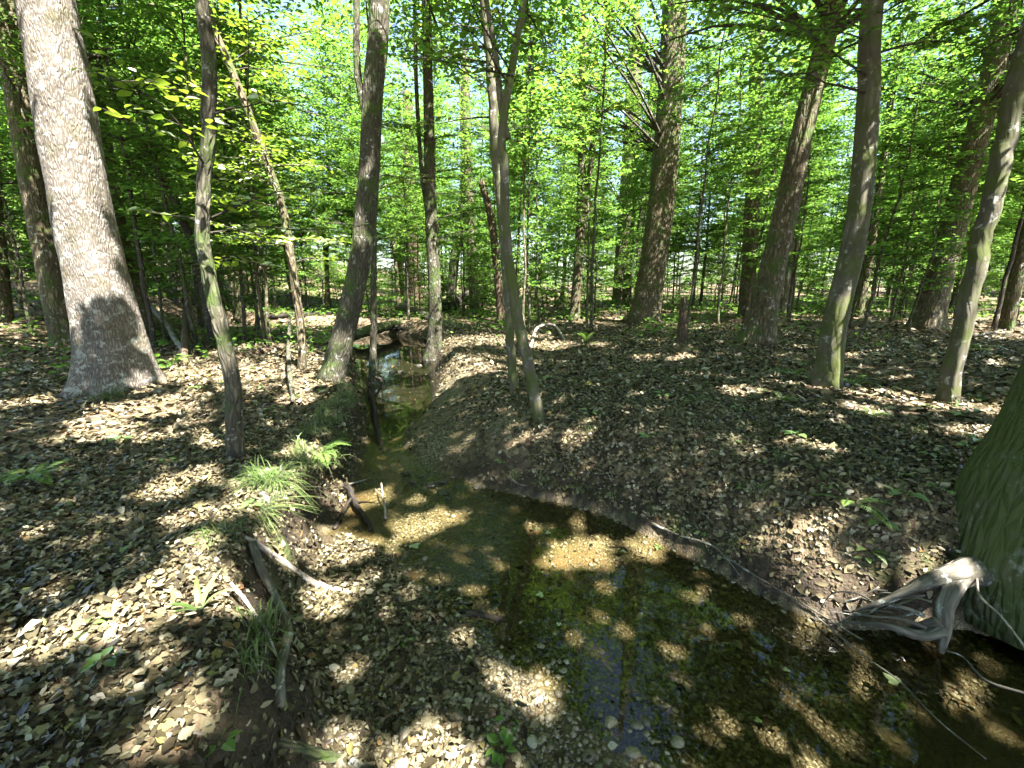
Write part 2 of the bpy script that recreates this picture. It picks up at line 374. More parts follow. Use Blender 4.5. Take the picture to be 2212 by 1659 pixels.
# ---------------------------------------------------------------- ground and water
def graded(segs):
    out = []
    for a, b, s in segs: out += list(np.arange(a, b-1e-6, s))
    return out
def grow(start, end, s, f):
    out = []; v = start
    while v < end: v += s; s *= f; out.append(v)
    return out
fx = graded([(-6.5, 6.5, .055)]); xs = sorted([-v for v in grow(6.5, 400, .1, 1.09)])+fx+grow(6.5, 400, .1, 1.09)
ys = sorted([-v for v in grow(-.6, 300, .2, 1.25)])+graded([(.6, 8, .05), (8, 13, .08), (13, 20, .12)])+grow(20, 500, .2, 1.08)
xs = np.array(xs); ys = np.array(ys); gX, gY = np.meshgrid(xs, ys)
gz, ginf = terrain(gX, gY)
V = np.stack([gX.ravel(), gY.ravel(), gz], 1); nx, ny = len(xs), len(ys)
ii = (np.arange(ny-1)[:, None]*nx+np.arange(nx-1)[None]).ravel()
F = np.stack([ii, ii+1, ii+nx+1, ii+nx], 1)
_t = np.clip((V[:, 2]-ZW)/.45, 0, 1); _w = (ginf[:, 2] < .5)*(np.abs(ginf[:, 1]) < .14)*sstep(2.5, 3.0, V[:, 1])*sstep(12, 9, V[:, 1])
V[:, 0] -= .17*_w*np.sin(np.pi*_t)**.8
gme = mesh_np('ground', V, F.ravel(), np.arange(len(F))*4)
def pattr(me, name, val): a = me.attributes.new(name, 'FLOAT', 'POINT'); a.data.foreach_set('value', np.ascontiguousarray(val, np.float32))
X_, Y_ = gX.ravel(), gY.ravel(); dW, dT_, isR = ginf.T
nzw = fbm(X_*2.5, Y_*2.5, 41)
bank = sstep(.3, .1, np.abs(dT_+.02))*(isR < .5)*(dW > 0)
barm = ((dW > 0) & (dT_ < 0) & (isR < .5)).astype(float)
sandR = isR*sstep(1.0, .5, dW*.8+nzw*.4)*sstep(4.3, 4.8, Y_)*sstep(10, 6.5, Y_)*(X_ < 1)
grav = np.clip(np.maximum(np.maximum(barm*sstep(-.05, -.3, dT_), (dW <= 0)*1.0), sandR), 0, 1)
pattr(gme, 'gravel', grav); pattr(gme, 'depth', np.clip(-(V[:, 2]-ZW)/.25, 0, 1)); pattr(gme, 'mud', (dW <= .1)*sstep(4.6, 6.2, Y_))  # mud: mask of the upstream bed that is painted dark as shade
pattr(gme, 'wet', sstep(.10, .01, V[:, 2]-ZW)); pattr(gme, 'soil', np.clip(np.maximum(bank, isR*sstep(.3, .08, dW)*(1-sandR)), 0, 1))
m, nt, out = mat('forest_floor')
co = nt.nodes.new('ShaderNodeNewGeometry').outputs['Position']
vo = N(nt, 'ShaderNodeTexVoronoi'); vo.inputs['Scale'].default_value = 17; nt.links.new(co, vo.inputs['Vector'])
lit = ramp(nt, math_(nt, 'FRACT', math_(nt, 'MULTIPLY', vo.outputs['Color'], 3.1)), [(0, (.03, .02, .012)), (.4, (.085, .058, .032)), (.75, (.15, .11, .062)), (1, (.24, .18, .11))])
soil = ramp(nt, noise(nt, co, 9, 6, .7), [(.3, (.018, .013, .008)), (.6, (.05, .036, .021)), (.85, (.09, .066, .04))])
v2 = N(nt, 'ShaderNodeTexVoronoi'); v2.inputs['Scale'].default_value = 46; nt.links.new(co, v2.inputs['Vector'])
v3 = N(nt, 'ShaderNodeTexVoronoi'); v3.feature = 'DISTANCE_TO_EDGE'; v3.inputs['Scale'].default_value = 46; nt.links.new(co, v3.inputs['Vector'])
pc = ramp(nt, math_(nt, 'FRACT', math_(nt, 'MULTIPLY', v2.outputs['Color'], 2.3)), [(0, (.065, .055, .027)), (.5, (.16, .138, .078)), (.8, (.25, .22, .135)), (1, (.36, .33, .23))])
pc = mixc(nt, ramp(nt, v3.outputs['Distance'], [(0, (0, 0, 0)), (.15, (1, 1, 1))]), (.035, .027, .014), pc)
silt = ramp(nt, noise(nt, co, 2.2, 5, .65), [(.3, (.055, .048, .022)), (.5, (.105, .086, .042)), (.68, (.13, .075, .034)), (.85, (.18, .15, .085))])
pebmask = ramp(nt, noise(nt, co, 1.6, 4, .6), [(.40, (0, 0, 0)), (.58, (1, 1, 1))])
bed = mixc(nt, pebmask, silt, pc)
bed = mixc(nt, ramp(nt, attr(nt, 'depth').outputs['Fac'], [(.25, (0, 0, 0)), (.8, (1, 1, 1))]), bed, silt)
bed = mixc(nt, attr(nt, 'mud').outputs['Fac'], bed, (.013, .013, .007))  # shade painted into the upstream bed colour, so reflections dominate
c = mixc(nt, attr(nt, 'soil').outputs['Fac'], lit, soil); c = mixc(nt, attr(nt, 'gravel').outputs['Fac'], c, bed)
mossm = ramp(nt, noise(nt, co, 1.3, 6, .65), [(.56, (0, 0, 0)), (.66, (1, 1, 1))])
c = mixc(nt, math_(nt, 'MULTIPLY', mossm, math_(nt, 'MULTIPLY', attr(nt, 'soil').outputs['Fac'], .85)), c, (.05, .07, .014))
c = mixc(nt, attr(nt, 'wet').outputs['Fac'], c, mixc(nt, 1, c, (.8, .78, .74), 'MULTIPLY'))
p = nt.nodes.new('ShaderNodeBsdfPrincipled'); nt.links.new(c, p.inputs['Base Color'])
nt.links.new(ramp(nt, attr(nt, 'wet').outputs['Fac'], [(0, (.9, .9, .9)), (1, (.45, .45, .45))]), p.inputs['Roughness']); p.inputs['Specular IOR Level'].default_value = .3
hgt = math_(nt, 'ADD', math_(nt, 'MULTIPLY', noise(nt, co, 30, 5, .7), .6), math_(nt, 'MULTIPLY', v3.outputs['Distance'], .9))
nt.links.new(bump(nt, hgt, .8, .02), p.inputs['Normal']); nt.links.new(p.outputs[0], out.inputs[0]); M['ground'] = m
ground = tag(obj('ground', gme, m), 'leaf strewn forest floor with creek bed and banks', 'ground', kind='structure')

m, nt, out = mat('creek_water')
geo = nt.nodes.new('ShaderNodeNewGeometry').outputs['Position']
rc = at_z(850, 1070, ZW)
dv = nt.nodes.new('ShaderNodeVectorMath'); dv.operation = 'DISTANCE'; nt.links.new(geo, dv.inputs[0]); dv.inputs[1].default_value = tuple(rc)
riff = ramp(nt, math_(nt, 'DIVIDE', dv.outputs['Value'], 3.0, True), [(.2, (1, 1, 1)), (.55, (.0, .0, .0))])
n1 = noise(nt, mapping(nt, geo, (1, .7, 1)), 34, 3, .6); n2 = noise(nt, geo, 5, 2, .5)
hh = math_(nt, 'ADD', math_(nt, 'MULTIPLY', math_(nt, 'MULTIPLY', n1, riff), .9), math_(nt, 'MULTIPLY', n2, .035))
bn = bump(nt, hh, .55, .03)
gl = nt.nodes.new('ShaderNodeBsdfGlossy'); gl.inputs['Roughness'].default_value = .02; nt.links.new(bn, gl.inputs['Normal'])
tr = nt.nodes.new('ShaderNodeBsdfTransparent'); tr.inputs[0].default_value = (.92, .90, .78, 1)
fr = nt.nodes.new('ShaderNodeFresnel'); fr.inputs[0].default_value = 1.40; nt.links.new(bn, fr.inputs['Normal'])
mx = nt.nodes.new('ShaderNodeMixShader'); nt.links.new(fr.outputs[0], mx.inputs[0]); nt.links.new(tr.outputs[0], mx.inputs[1]); nt.links.new(gl.outputs[0], mx.inputs[2])
nt.links.new(mx.outputs[0], out.inputs[0]); M['water'] = m
Vw = np.array([(-62, -12, ZW), (14, -12, ZW), (14, 22, ZW), (-62, 22, ZW)], float)
tag(obj('creek_water', mesh_np('creek_water', Vw, np.arange(4), np.array([0])), m), 'clear shallow creek water reflecting the green canopy', 'water', kind='structure')

lap('sun flecks')
# ---------------------------------------------------------------- sun flecks: where the canopy is open towards the sun
def sunproj(P): P = np.atleast_2d(P); return P[:, :2]-SUN[:2]*(P[:, 2:3]/SUN[2])
patches = []
def fleck(px, py, rx, ry):
    c = on_ground(px, py); a = on_ground(px, py+ry); b = on_ground(px, max(py-ry, 655)); l = on_ground(px-rx, py)
    r = unit(c[:2]); patches.append((sunproj(c)[0], r, max(.10, np.linalg.norm(a[:2]-b[:2])/2), max(.10, np.linalg.norm(l[:2]-c[:2]))))
for f in [(330, 880, 120, 30), (230, 930, 90, 20), (560, 775, 130, 45), (430, 800, 70, 25), (60, 868, 60, 12), (460, 955, 40, 14), (380, 1045, 60, 30), (430, 1110, 50, 20), (250, 1310, 130, 40), (130, 1380, 110, 40), (330, 1590, 30, 40),
          (565, 1070, 70, 60), (620, 1180, 50, 40), (720, 1190, 90, 35), (700, 1290, 60, 40), (900, 1140, 55, 26), (960, 1120, 30, 12), (1280, 1185, 60, 34), (1390, 1180, 36, 28), (1210, 1200, 30, 16), (1160, 1510, 45, 18), (700, 1610, 60, 40), (840, 662, 110, 7),
          (985, 790, 40, 36), (965, 735, 34, 30), (1050, 700, 50, 16), (1190, 748, 70, 12), (1430, 772, 70, 8), (1150, 940, 30, 18), (1240, 950, 30, 10), (1600, 842, 50, 10), (1745, 955, 60, 14), (2000, 1005, 80, 26), (1930, 985, 40, 12), (2090, 935, 60, 14), (1930, 852, 50, 9),
          (2110, 880, 80, 12), (2100, 1005, 60, 12), (1720, 1150, 70, 28), (1820, 1265, 95, 50), (1990, 1250, 50, 30), (1180, 690, 120, 7), (1560, 700, 60, 6), (1400, 860, 30, 8), (1780, 680, 60, 6), (700, 690, 60, 10), (300, 650, 40, 12), (80, 640, 50, 12), (640, 860, 50, 14), (660, 830, 60, 14)]: fleck(*f)
def trunkfleck(px, py, y, r): p = at_y(px, py, y); patches.append((sunproj(p)[0], np.array([0, 1.]), r, r))
openq = []
def prune(P):
    """True for leaves to keep"""
    q = sunproj(P); keep = np.ones(len(q), bool); nz = .40+1.2*fbm(q[:, 0]*4.8, q[:, 1]*4.8, 77, 3)
    for c, r, a, b in patches:
        d = q-c; u = d@r/(a*.82+.07); v = (d[:, 0]*r[1]-d[:, 1]*r[0])/(b*.82+.07); keep &= (u*u+v*v)*nz*nz > .9
    return keep

# ---------------------------------------------------------------- foliage sprays
def spray(rng, o, d, L, ls, LV, TW, tw=.11, fill=.55, ang=.9, rise=.12, tilt=.3):
    o = np.asarray(o, float); d = unit(np.asarray(d, float)); n = 6; t = np.linspace(0, 1, n)[:, None]
    ax = o+d*L*t+UP*(rise*t-(.22)*t*t)*L+np.cumsum(rng.normal(0, .018, (n, 3)), 0)*L
    r = .006*L+.004
    TW.append((ax[:-1], ax[1:], r*(1-t[:-1, 0]*.8), r*(1-t[1:, 0]*.8)))
    m = max(4, int(L/tw)); ti = np.sort(rng.uniform(.1, 1, m)); sg = np.where(np.arange(m) % 2, 1., -1.)
    pos = np.stack([np.interp(ti, t[:, 0], ax[:, k]) for k in range(3)], 1)
    side = unit(np.cross(UP, d)); a = rng.normal(ang, .15, m)
    td = unit(d[None]*np.cos(a)[:, None]+side[None]*(sg*np.sin(a))[:, None]+UP*rng.normal(.02, .12, m)[:, None])
    tl = L*.5*(1.1-ti*.8)*rng.uniform(.55, 1.1, m)
    td[-1] = d; pos[-1] = ax[-2]; tl[-1] = .35*L
    TW.append((pos, pos+td*tl[:, None], np.full(m, .0035), np.full(m, .0012)))
    k = np.maximum(2, (tl/(ls*fill)).astype(int)); idx = np.repeat(np.arange(m), k); nl = len(idx)
    f = np.concatenate([(np.arange(q)+.6)/q for q in k]); sl = np.where(np.concatenate([np.arange(q) for q in k]) % 2, 1., -1.)
    T = td[idx]; S = unit(np.cross(UP, T))
    P = pos[idx]+T*(tl[idx]*f)[:, None]
    A = unit(T*.65+S*(sl*.8)[:, None]+rng.normal(0, .2, (nl, 3))-UP*.08); Nn = unit(UP+rng.normal(0, tilt, (nl, 3))); Nn = unit(Nn-A*np.sum(A*Nn, 1, keepdims=True))
    LV.append((P, A, Nn, ls*rng.uniform(.65, 1.2, nl)))
def finish(LV, TW, base, six, wid=.27, rng=R, pr=False):  # pr: leave the sun flecks open
    P, A, Nn, L = [np.concatenate([q[i] for q in LV]) for i in range(4)]
    if pr: k = prune(P); P, A, Nn, L = P[k], A[k], Nn[k], L[k]
    cm = leaf_mesh('crown', P-base, A, Nn, L, L*wid*rng.uniform(.8, 1.15, len(L)), rng.random(len(L)), six)
    S = [np.concatenate([q[i] for q in TW]) for i in range(4)]
    bm = seg_mesh('branches', S[0]-base, S[1]-base, S[2], S[3], 4)
    return cm, bm

lap('the trees one')
# ---------------------------------------------------------------- the trees one can tell apart
trees = {}
canopy_tops = []
def px_path(path, y): return [at_y(a, b, y) for a, b in path]
def named_tree(key, name, label, path, w0, w1, bark, top=9.0, crown=None, ns=14, flare=.6, fh=.25, lobes=None, rough=.10, group=None, lean_y=0.0, canopy=False, dead=False, base=None, leafm='leaf', six=False, rings=None, forks=(), cat='tree', ls=.1):
    b = np.array(base, float) if base is not None else on_ground(*path[0]); y = b[1]
    dep = b[1]*cP-(b[2]-HC)*sP
    u0 = (path[0][0]-CX)/FPX; st = math.sqrt(1+u0*u0)
    pts = [b]+px_path(path[1:], y)
    pts = [p+np.array([0, lean_y*max(0, p[2]-b[2]), 0]) for p in pts]
    r0 = w0/FPX*dep/st/2; r1 = w1/FPX*dep/st/2; zt = pts[-1][2]; rad = list(np.interp([p[2] for p in pts], [b[2], zt], [r0, r1]))
    if top > zt+.5 and not dead:
        d = unit(pts[-1]-pts[-2]); d = unit(d*np.array([.6, .6, 1.])); k = 3
        for i in range(1, k+1):
            f = i/k; d = unit(d*np.array([.75, .75, 1.0])); pts.append(pts[-1]+d*(top-zt)/k/d[2]); rad.append(r1*(1-.75*f))
    Q = np.column_stack([np.array(pts), rad]); total = np.sum(np.linalg.norm(np.diff(Q[:, :3], axis=0), axis=1))
    n = rings or int(np.clip(total/max(.09, r0*.5), 14, 150)); Q = catmull(Q, n); P = Q[:, :3].copy(); rr = np.maximum(Q[:, 3], .006)
    sd = abs(hash(key)) % 97 if False else sum(map(ord, key)) % 97
    rng = np.random.default_rng(sd+1000)
    if r0 < .09: P[2:] += np.cumsum(rng.normal(0, r0*.10, P[2:].shape), 0)*np.array([1, 1, 0])
    P0 = P.copy(); P[0] -= (P[1]-P[0])/np.linalg.norm(P[1]-P[0])*.12
    lob = lobes if lobes is not None else [(rng.uniform(0, 6.28), rng.uniform(.4, .9), .45) for _ in range(5)]
    arr = [tube_arr(P, rr, ns, flare, fh, lob, rough, sd, True, .25 if dead else 0)]
    t = empty(name, b, label, cat, group)
    for fi, (fpath, fw0, fw1) in enumerate(forks):
        fp = px_path(fpath, y); fr0 = fw0/FPX*dep/st/2; fr1 = fw1/FPX*dep/st/2
        fq = catmull(np.column_stack([np.array(fp), np.linspace(fr0, fr1, len(fp))]), 30)
        if fp[-1][2] < top-1 and fpath[-1][1] < 60:
            e = unit(fq[-1, :3]-fq[-6, :3]); fq = np.vstack([fq, [np.append(fq[-1, :3]+e*k, fr1*(1-.25*k)) for k in (1, 2, 3)]])
        v = tube_arr(fq[:, :3]-b, np.maximum(fq[:, 3], .005), 8, seed=sd+fi+3, rough=rough)
        obj('limb', mesh_np('limb', v[0], v[1], v[2], buv=v[3]), M[bark], t)
    v, l, s, bu = arr[0]; obj('trunk', mesh_np('trunk', v-b, l, s, buv=bu), M[bark], t)
    if crown:
        z0, z1, nsp, sl = crown; LV = []; TW = []
        for j in range(int(nsp*2.2)):
            z = b[2]+rng.uniform(z0, z1); i = int(np.argmin(np.abs(P0[:, 2]-z))); az = rng.uniform(0, 6.283)
            spray(rng, P0[i], (math.cos(az), math.sin(az), rng.uniform(.0, .45)), sl*rng.uniform(.5, 1.1), ls*rng.uniform(.85, 1.15), LV, TW)
        cm, bm = finish(LV, TW, b, six, pr=key not in ('curved', 'lichen', 'slim6'), rng=rng)
        obj('branches', bm, M['bark_dark'], t)['kind'] = 'stuff'; obj('crown', cm, M[leafm], t)
    trees[key] = (t, b, P0, rr)
    if canopy: canopy_tops.append((key, P0[-1]))
    return t

NT = named_tree
NT('big', 'tree', 'huge pale furrowed tree with wide flared roots, trunk in bright sun', [(256, 832), (234, 700), (188, 500), (143, 250), (98, 0)], 140, 113, 'bark_pale', 17, None, 72, .75, .42, [(5.75, 2.1, .40), (4.6, .7, .38), (.9, .6, .5), (3.5, .6, .45), (2.2, .5, .5)], .10, canopy=True, rings=190)
NT('left_back', 'tree', 'brown trunk half hidden behind the huge pale tree', [(140, 752), (104, 560), (55, 300), (10, 0)], 62, 56, 'bark_brown', 15, (4, 9, 10, 2.2), 28, .5, canopy=True)
NT('right_back', 'tree', 'brown trunk close behind the huge pale tree, on its creek side', [(318, 722), (268, 560), (236, 400), (212, 250), (186, 40)], 46, 38, 'bark_brown', 14, (4, 9, 8, 2.0), 24, .5)
NT('edge_left', 'tree', 'dark trunk at the foot of the low rise past the huge pale tree', [(8, 690), (-10, 500), (-40, 250)], 46, 40, 'bark_brown', 12, (3, 8, 8, 2.0), 20, .5)
NT('curved', 'sapling', 'slender dark leaning sapling with an arched stem beside the huge pale tree', [(462, 742), (444, 640), (422, 545), (386, 455), (345, 375), (298, 298), (244, 212), (178, 106), (98, -5)], 21, 17, 'bark_dark', 5.2, (1.6, 4.6, 15, 1.25), 10, .3, .1, cat='sapling', leafm='leaf_near', six=True, ls=.095)
NT('lichen', 'sapling', 'crooked young tree with peeling lichen spotted bark on the near left bank', [(506, 992), (508, 900), (494, 810), (470, 700), (447, 600), (431, 500), (433, 380), (440, 200), (432, 0)], 36, 26, 'bark_grey', 6.5, (1.6, 4.6, 9, 1.0), 18, .35, .12, cat='tree', leafm='leaf_near', six=True, ls=.085, rough=.22)
NT('slim6', 'sapling', 'thin brown sapling bowing over the leaves between lichen tree and leaning tree', [(654, 798), (645, 690), (626, 560), (592, 400), (542, 250), (490, 120), (448, 25)], 19, 15, 'bark_brown', 7.5, (1.6, 6, 14, 1.4), 10, .3, .1, cat='sapling', leafm='leaf_near', six=True, ls=.09)
NT('lean', 'tree', 'furrowed grey brown tree leaning out over the creek from the left bank', [(716, 822), (750, 690), (780, 550), (796, 400), (806, 200), (820, 0)], 50, 38, 'bark_grey', 13, None, 30, .55, .22, rough=.12, canopy=True, forks=[([(788, 240), (772, 150), (770, 0)], 16, 13)])
NT('pole', 'sapling', 'straight thin pole sapling rooted at the water edge below the leaning tree', [(803, 868), (804, 700), (803, 560), (806, 380)], 17, 11, 'bark_grey', 5.5, (2.6, 5, 9, 1.0), 10, .2, .1, cat='sapling', leafm='leaf_near', ls=.09)
NT('nest', 'tree', 'slim mossy tree on the far creek bank carrying a dark clump in its fork', [(936, 780), (940, 690), (938, 600), (930, 450), (926, 250), (922, 60)], 30, 17, 'bark_grey', 11, (3, 9, 16, 1.7), 14, .7, .3, canopy=False, forks=[([(934, 520), (912, 380), (900, 200), (896, 40)], 10, 7)])
NT('far10', 'tree', 'rusty brown far trunk with a sunlit base beyond the creek bend', [(897, 652), (893, 560), (888, 420), (880, 200)], 28, 20, 'dead', 13, (5, 11, 8, 2.2), 14, .5)
NT('far10b', 'tree', 'thin reddish far stem beside the rusty brown trunk beyond the bend', [(868, 645), (862, 560), (855, 420)], 12, 9, 'dead', 10, (4, 9, 6, 1.8), 10, .3)
NT('far11', 'tree', 'grey far trunk leaning towards the root tangle past the creek', [(972, 668), (982, 560), (1002, 420), (1006, 160)], 22, 15, 'bark_grey', 12, (5, 10, 8, 2.0), 12, .5)
NT('far12', 'tree', 'straight dark far trunk just beyond the root tangle', [(1026, 672), (1020, 560), (1012, 400), (1004, 150)], 22, 16, 'bark_brown', 12, (5, 10, 8, 2.0), 12, .4)
NT('twinA', 'sapling', 'straight smooth green grey stem beside the forked sapling on the mound', [(1112, 842), (1098, 640), (1086, 480), (1070, 330), (1058, 180), (1044, 0)], 19, 17, 'bark_smooth', 8, (3.0, 7.5, 10, 1.4), 12, .25, .1, cat='sapling', ls=.09)
NT('twinB', 'sapling', 'smooth sapling on the mound that forks into two arms', [(1166, 908), (1136, 760), (1110, 650), (1096, 500), (1094, 330), (1101, 240), (1128, 80), (1142, -10)], 26, 12, 'bark_smooth', 7, (2.8, 6.5, 9, 1.3), 14, .3, .12, cat='sapling', ls=.09, forks=[([(1097, 300), (1082, 230), (1072, 130), (1052, 10)], 13, 9)])
NT('snag', 'dead_snag', 'broken dead brown snag leaning between the two mound saplings', [(1082, 695), (1072, 570), (1058, 460), (1040, 395)], 17, 13, 'dead', 3, None, 14, .3, .1, dead=True, rough=.3, cat='dead tree')
NT('mid15', 'tree', 'mid distance dark tree with two crossing stems above the leafy mound', [(1240, 694), (1250, 560), (1256, 400), (1258, 180)], 22, 15, 'bark_brown', 12, (3.5, 10, 16, 2.0), 14, .5, forks=[([(1246, 600), (1270, 400), (1300, 180), (1322, 20)], 12, 8)])
NT('big16', 'tree', 'dark straight trunk left standing beside the broad reddish trunk and grey pole', [(1342, 658), (1350, 520), (1362, 330), (1372, 120)], 40, 30, 'bark_brown', 16, (6, 12, 10, 2.6), 22, .5, canopy=True)
NT('mid17', 'tree', 'narrow grey pole between the dark straight trunk and the broad reddish trunk', [(1376, 645), (1388, 420), (1412, 160)], 15, 12, 'bark_grey', 12, (5, 10, 8, 2.0), 10, .3)
NT('big18', 'tree', 'broad reddish brown trunk with flared base on the leafy flat', [(1392, 698), (1412, 560), (1432, 400), (1450, 170), (1458, 0)], 60, 46, 'bark_brown', 17, (6, 13, 12, 3.0), 28, .6, .35, canopy=True)
NT('stump', 'broken_stump', 'short splintered grey stump standing on the leafy flat', [(1473, 738), (1476, 655)], 24, 13, 'dead', 1, None, 14, .5, .15, dead=True, rough=.3, cat='stump', rings=14)
NT('mid20', 'tree', 'plain upright brown trunk behind the heavy slanting dark trunk', [(1612, 684), (1622, 500), (1631, 290), (1636, 80)], 34, 27, 'bark_brown', 14, (5, 11, 12, 2.4), 18, .4)
NT('big21', 'tree', 'heavy dark trunk slanting away with pale peeled streak high up', [(1640, 742), (1662, 620), (1692, 480), (1730, 300), (1766, 150), (1800, 10)], 62, 36, 'bark_brown', 16, (6, 12, 12, 2.6), 28, .6, .3, canopy=True)
NT('mid22', 'tree', 'pale speckled trunk partly behind the heavy slanting trunk', [(1694, 678), (1718, 500), (1742, 350), (1760, 180)], 26, 20, 'bark_pale', 14, (5, 11, 10, 2.2), 14, .4)
NT('big23', 'tree', 'smooth olive trunk with sunlit dapples and split base on the right flat', [(1787, 832), (1806, 690), (1842, 540), (1862, 400), (1877, 200), (1886, 0)], 58, 40, 'bark_smooth', 14, (3.2, 8, 16, 2.0), 30, .6, .3, [(3.6, 1.1, .3), (5.3, .9, .3), (1.4, .6, .4), (0, .5, .4)], canopy=True, ls=.095)
NT('thin24', 'tree', 'dark narrow trunk beyond the smooth olive trunk', [(1852, 686), (1872, 590), (1896, 440), (1920, 250)], 20, 15, 'bark_brown', 12, (4, 10, 10, 2.0), 12, .4)
NT('big25', 'tree', 'dark blackish leaning trunk in shade with a hollow base', [(1992, 712), (2040, 560), (2082, 400), (2122, 250), (2160, 90)], 70, 46, 'bark_brown', 16, (4, 11, 14, 2.6), 26, .6, .35, canopy=True)
NT('edge26', 'tree', 'smooth mossy beech with a white sunlit streak down its leaning trunk', [(2048, 868), (2086, 650), (2132, 500), (2172, 350), (2212, 190)], 46, 44, 'bark_smooth', 13, (3.0, 8, 16, 2.0), 28, .55, .2, [(3.4, .9, .35), (5, .6, .4), (1, .5, .5)], canopy=True, ls=.095)
NT('edge28', 'tree', 'shaded trunk standing behind the smooth mossy beech', [(2172, 712), (2205, 560), (2240, 400)], 36, 30, 'bark_brown', 13, (3, 10, 12, 2.4), 20, .4)
NT('white1', 'tree', 'far bright grey stem seen behind the arched sapling', [(402, 640), (352, 480), (300, 300), (262, 30)], 22, 15, 'bark_pale', 12, (5, 11, 8, 2.2), 12, .4)
NT('brown2', 'tree', 'tan far trunk between the huge pale tree and the lichen tree', [(390, 660), (370, 560), (340, 400), (318, 260)], 24, 18, 'bark_grey', 12, (5, 10, 8, 2.0), 12, .4)
NT('gr3', 'tree', 'dark green far trunk past the lichen tree', [(520, 690), (500, 560), (482, 420), (470, 250)], 24, 18, 'bark_brown', 12, (3, 9, 12, 2.0), 12, .4)
NT('gr4', 'tree', 'thin far trunk between the lichen tree and the bowing brown sapling', [(560, 686), (552, 560), (530, 420), (512, 250)], 14, 10, 'bark_brown', 10, (3, 9, 10, 1.8), 10, .4)
NT('far5', 'tree', 'slender sunny far stem beyond the creek, behind the leaning tree', [(862, 640), (872, 450), (880, 200)], 14, 12, 'bark_pale', 14, (6, 12, 8, 2.2), 10, .3)
NT('far6', 'tree', 'whitish far stem beyond the slim mossy tree', [(1008, 640), (1004, 420), (998, 180)], 15, 12, 'bark_pale', 14, (6, 12, 8, 2.2), 10, .3)
# moss covered giant whose roots overhang the creek
gb = np.array([3.16, 2.26, -.5])
gp = np.array([gb, gb+[.0, .03, .35], gb+[.03, .06, .7], gb+[.12, .08, 1.1], gb+[.28, .14, 1.9], gb+[.55, .25, 3.4], gb+[.95, .4, 6.0], gb+[1.3, .5, 10], gb+[1.5, .6, 15]])
gq = catmull(np.column_stack([gp, [.44, .47, .44, .385, .345, .32, .28, .2, .06]]), 120)
v, l, s, bu = tube_arr(gq[:, :3], gq[:, 3], 56, .32, .3, [(3.3, .9, .5), (4.6, .6, .4), (2.2, .5, .4)], .10, 12)
giant = empty('tree', gb, 'massive moss covered tree whose gnarled roots overhang the creek', 'tree')
obj('trunk', mesh_np('trunk', v-gb, l, s, buv=bu), M['bark_moss'], giant)
canopy_tops.append(('giant', gq[-1, :3])); trees['giant'] = (giant, gb, gq[:, :3], gq[:, 3])
def groot(pix, w, m='root', ns=10):
    """a root traced by (px, py, y) points"""
    P = np.array([at_y(a, b, y) for a, b, y in pix])
    if w[0] > .04: P = np.vstack([gb+[-.22, -.05, .28+.08*(len(pix) % 2)], P]); w = [w[0]*1.1]+list(w)
    q = catmull(np.column_stack([P-gb, w]), 26); q[1:, :3] += np.cumsum(R.normal(0, .12, (len(q)-1, 3)), 0)*q[1:, 3:4]*.25; ns = max(ns, 8)
    v = tube_arr(q[:, :3], q[:, 3], ns, rough=.18, seed=int(pix[0][0]) % 50); obj('root', mesh_np('root', v[0], v[1], v[2], buv=v[3]), M[m], giant)
groot([(2100, 1225, 2.25), (2060, 1235, 2.2), (2010, 1252, 2.18), (1950, 1280, 2.15), (1890, 1310, 2.12)], [.07, .055, .04, .02, .009], 'root')
groot([(2090, 1245, 2.2), (2050, 1295, 2.1), (2040, 1360, 2.05), (2035, 1410, 2.02)], [.06, .045, .036, .012], 'root')
groot([(2040, 1360, 2.03), (1990, 1372, 2.05), (1920, 1352, 2.1), (1860, 1345, 2.2), (1810, 1338, 2.3)], [.035, .028, .02, .014, .007], 'root')
groot([(2025, 1340, 2.04), (1985, 1350, 2.1), (1950, 1362, 2.15)], [.022, .018, .012], 'root')
groot([(2000, 1252, 2.17), (1960, 1275, 2.12), (1900, 1300, 2.1), (1840, 1322, 2.16)], [.03, .018, .012, .005], 'root')
groot([(1995, 1330, 2.07), (1950, 1312, 2.1), (1890, 1302, 2.2), (1840, 1285, 2.35)], [.014, .011, .009, .004], 'root')
groot([(2000, 1355, 2.06), (1940, 1335, 2.1), (1880, 1330, 2.15), (1820, 1318, 2.25)], [.012, .009, .007, .004], 'root')
for k in range(14):
    a = R.uniform(1830, 2010); b = R.uniform(1255, 1350); yy = R.uniform(2.1, 2.3)
    groot([(a+R.uniform(20, 70), b-R.uniform(-10, 20), yy-.03), (a, b+R.uniform(-6, 10), yy), (a-R.uniform(30, 60), b+R.uniform(-6, 25), yy+.05), (a-R.uniform(70, 120), b+R.uniform(0, 40), yy+.1)], [.006, .005, .0035, .002], 'root', 6)
# dark clump in the fork of the slim creek bank tree
t, b, P0, rr = trees['nest']; i = int(np.argmin(np.abs(P0[:, 2]-at_y(926, 305, b[1])[2]))); c = P0[i]-b; n = 150
d = unit(R.normal(0, 1, (n, 3))); p = c+d*R.uniform(.03, .17, (n, 1)); ax = unit(R.normal(0, 1, (n, 3)))
obj('twig_clump', seg_mesh('twig_clump', p-ax*.1, p+ax*.1, np.full(n, .008), np.full(n, .004), 3), M['dead'], t)
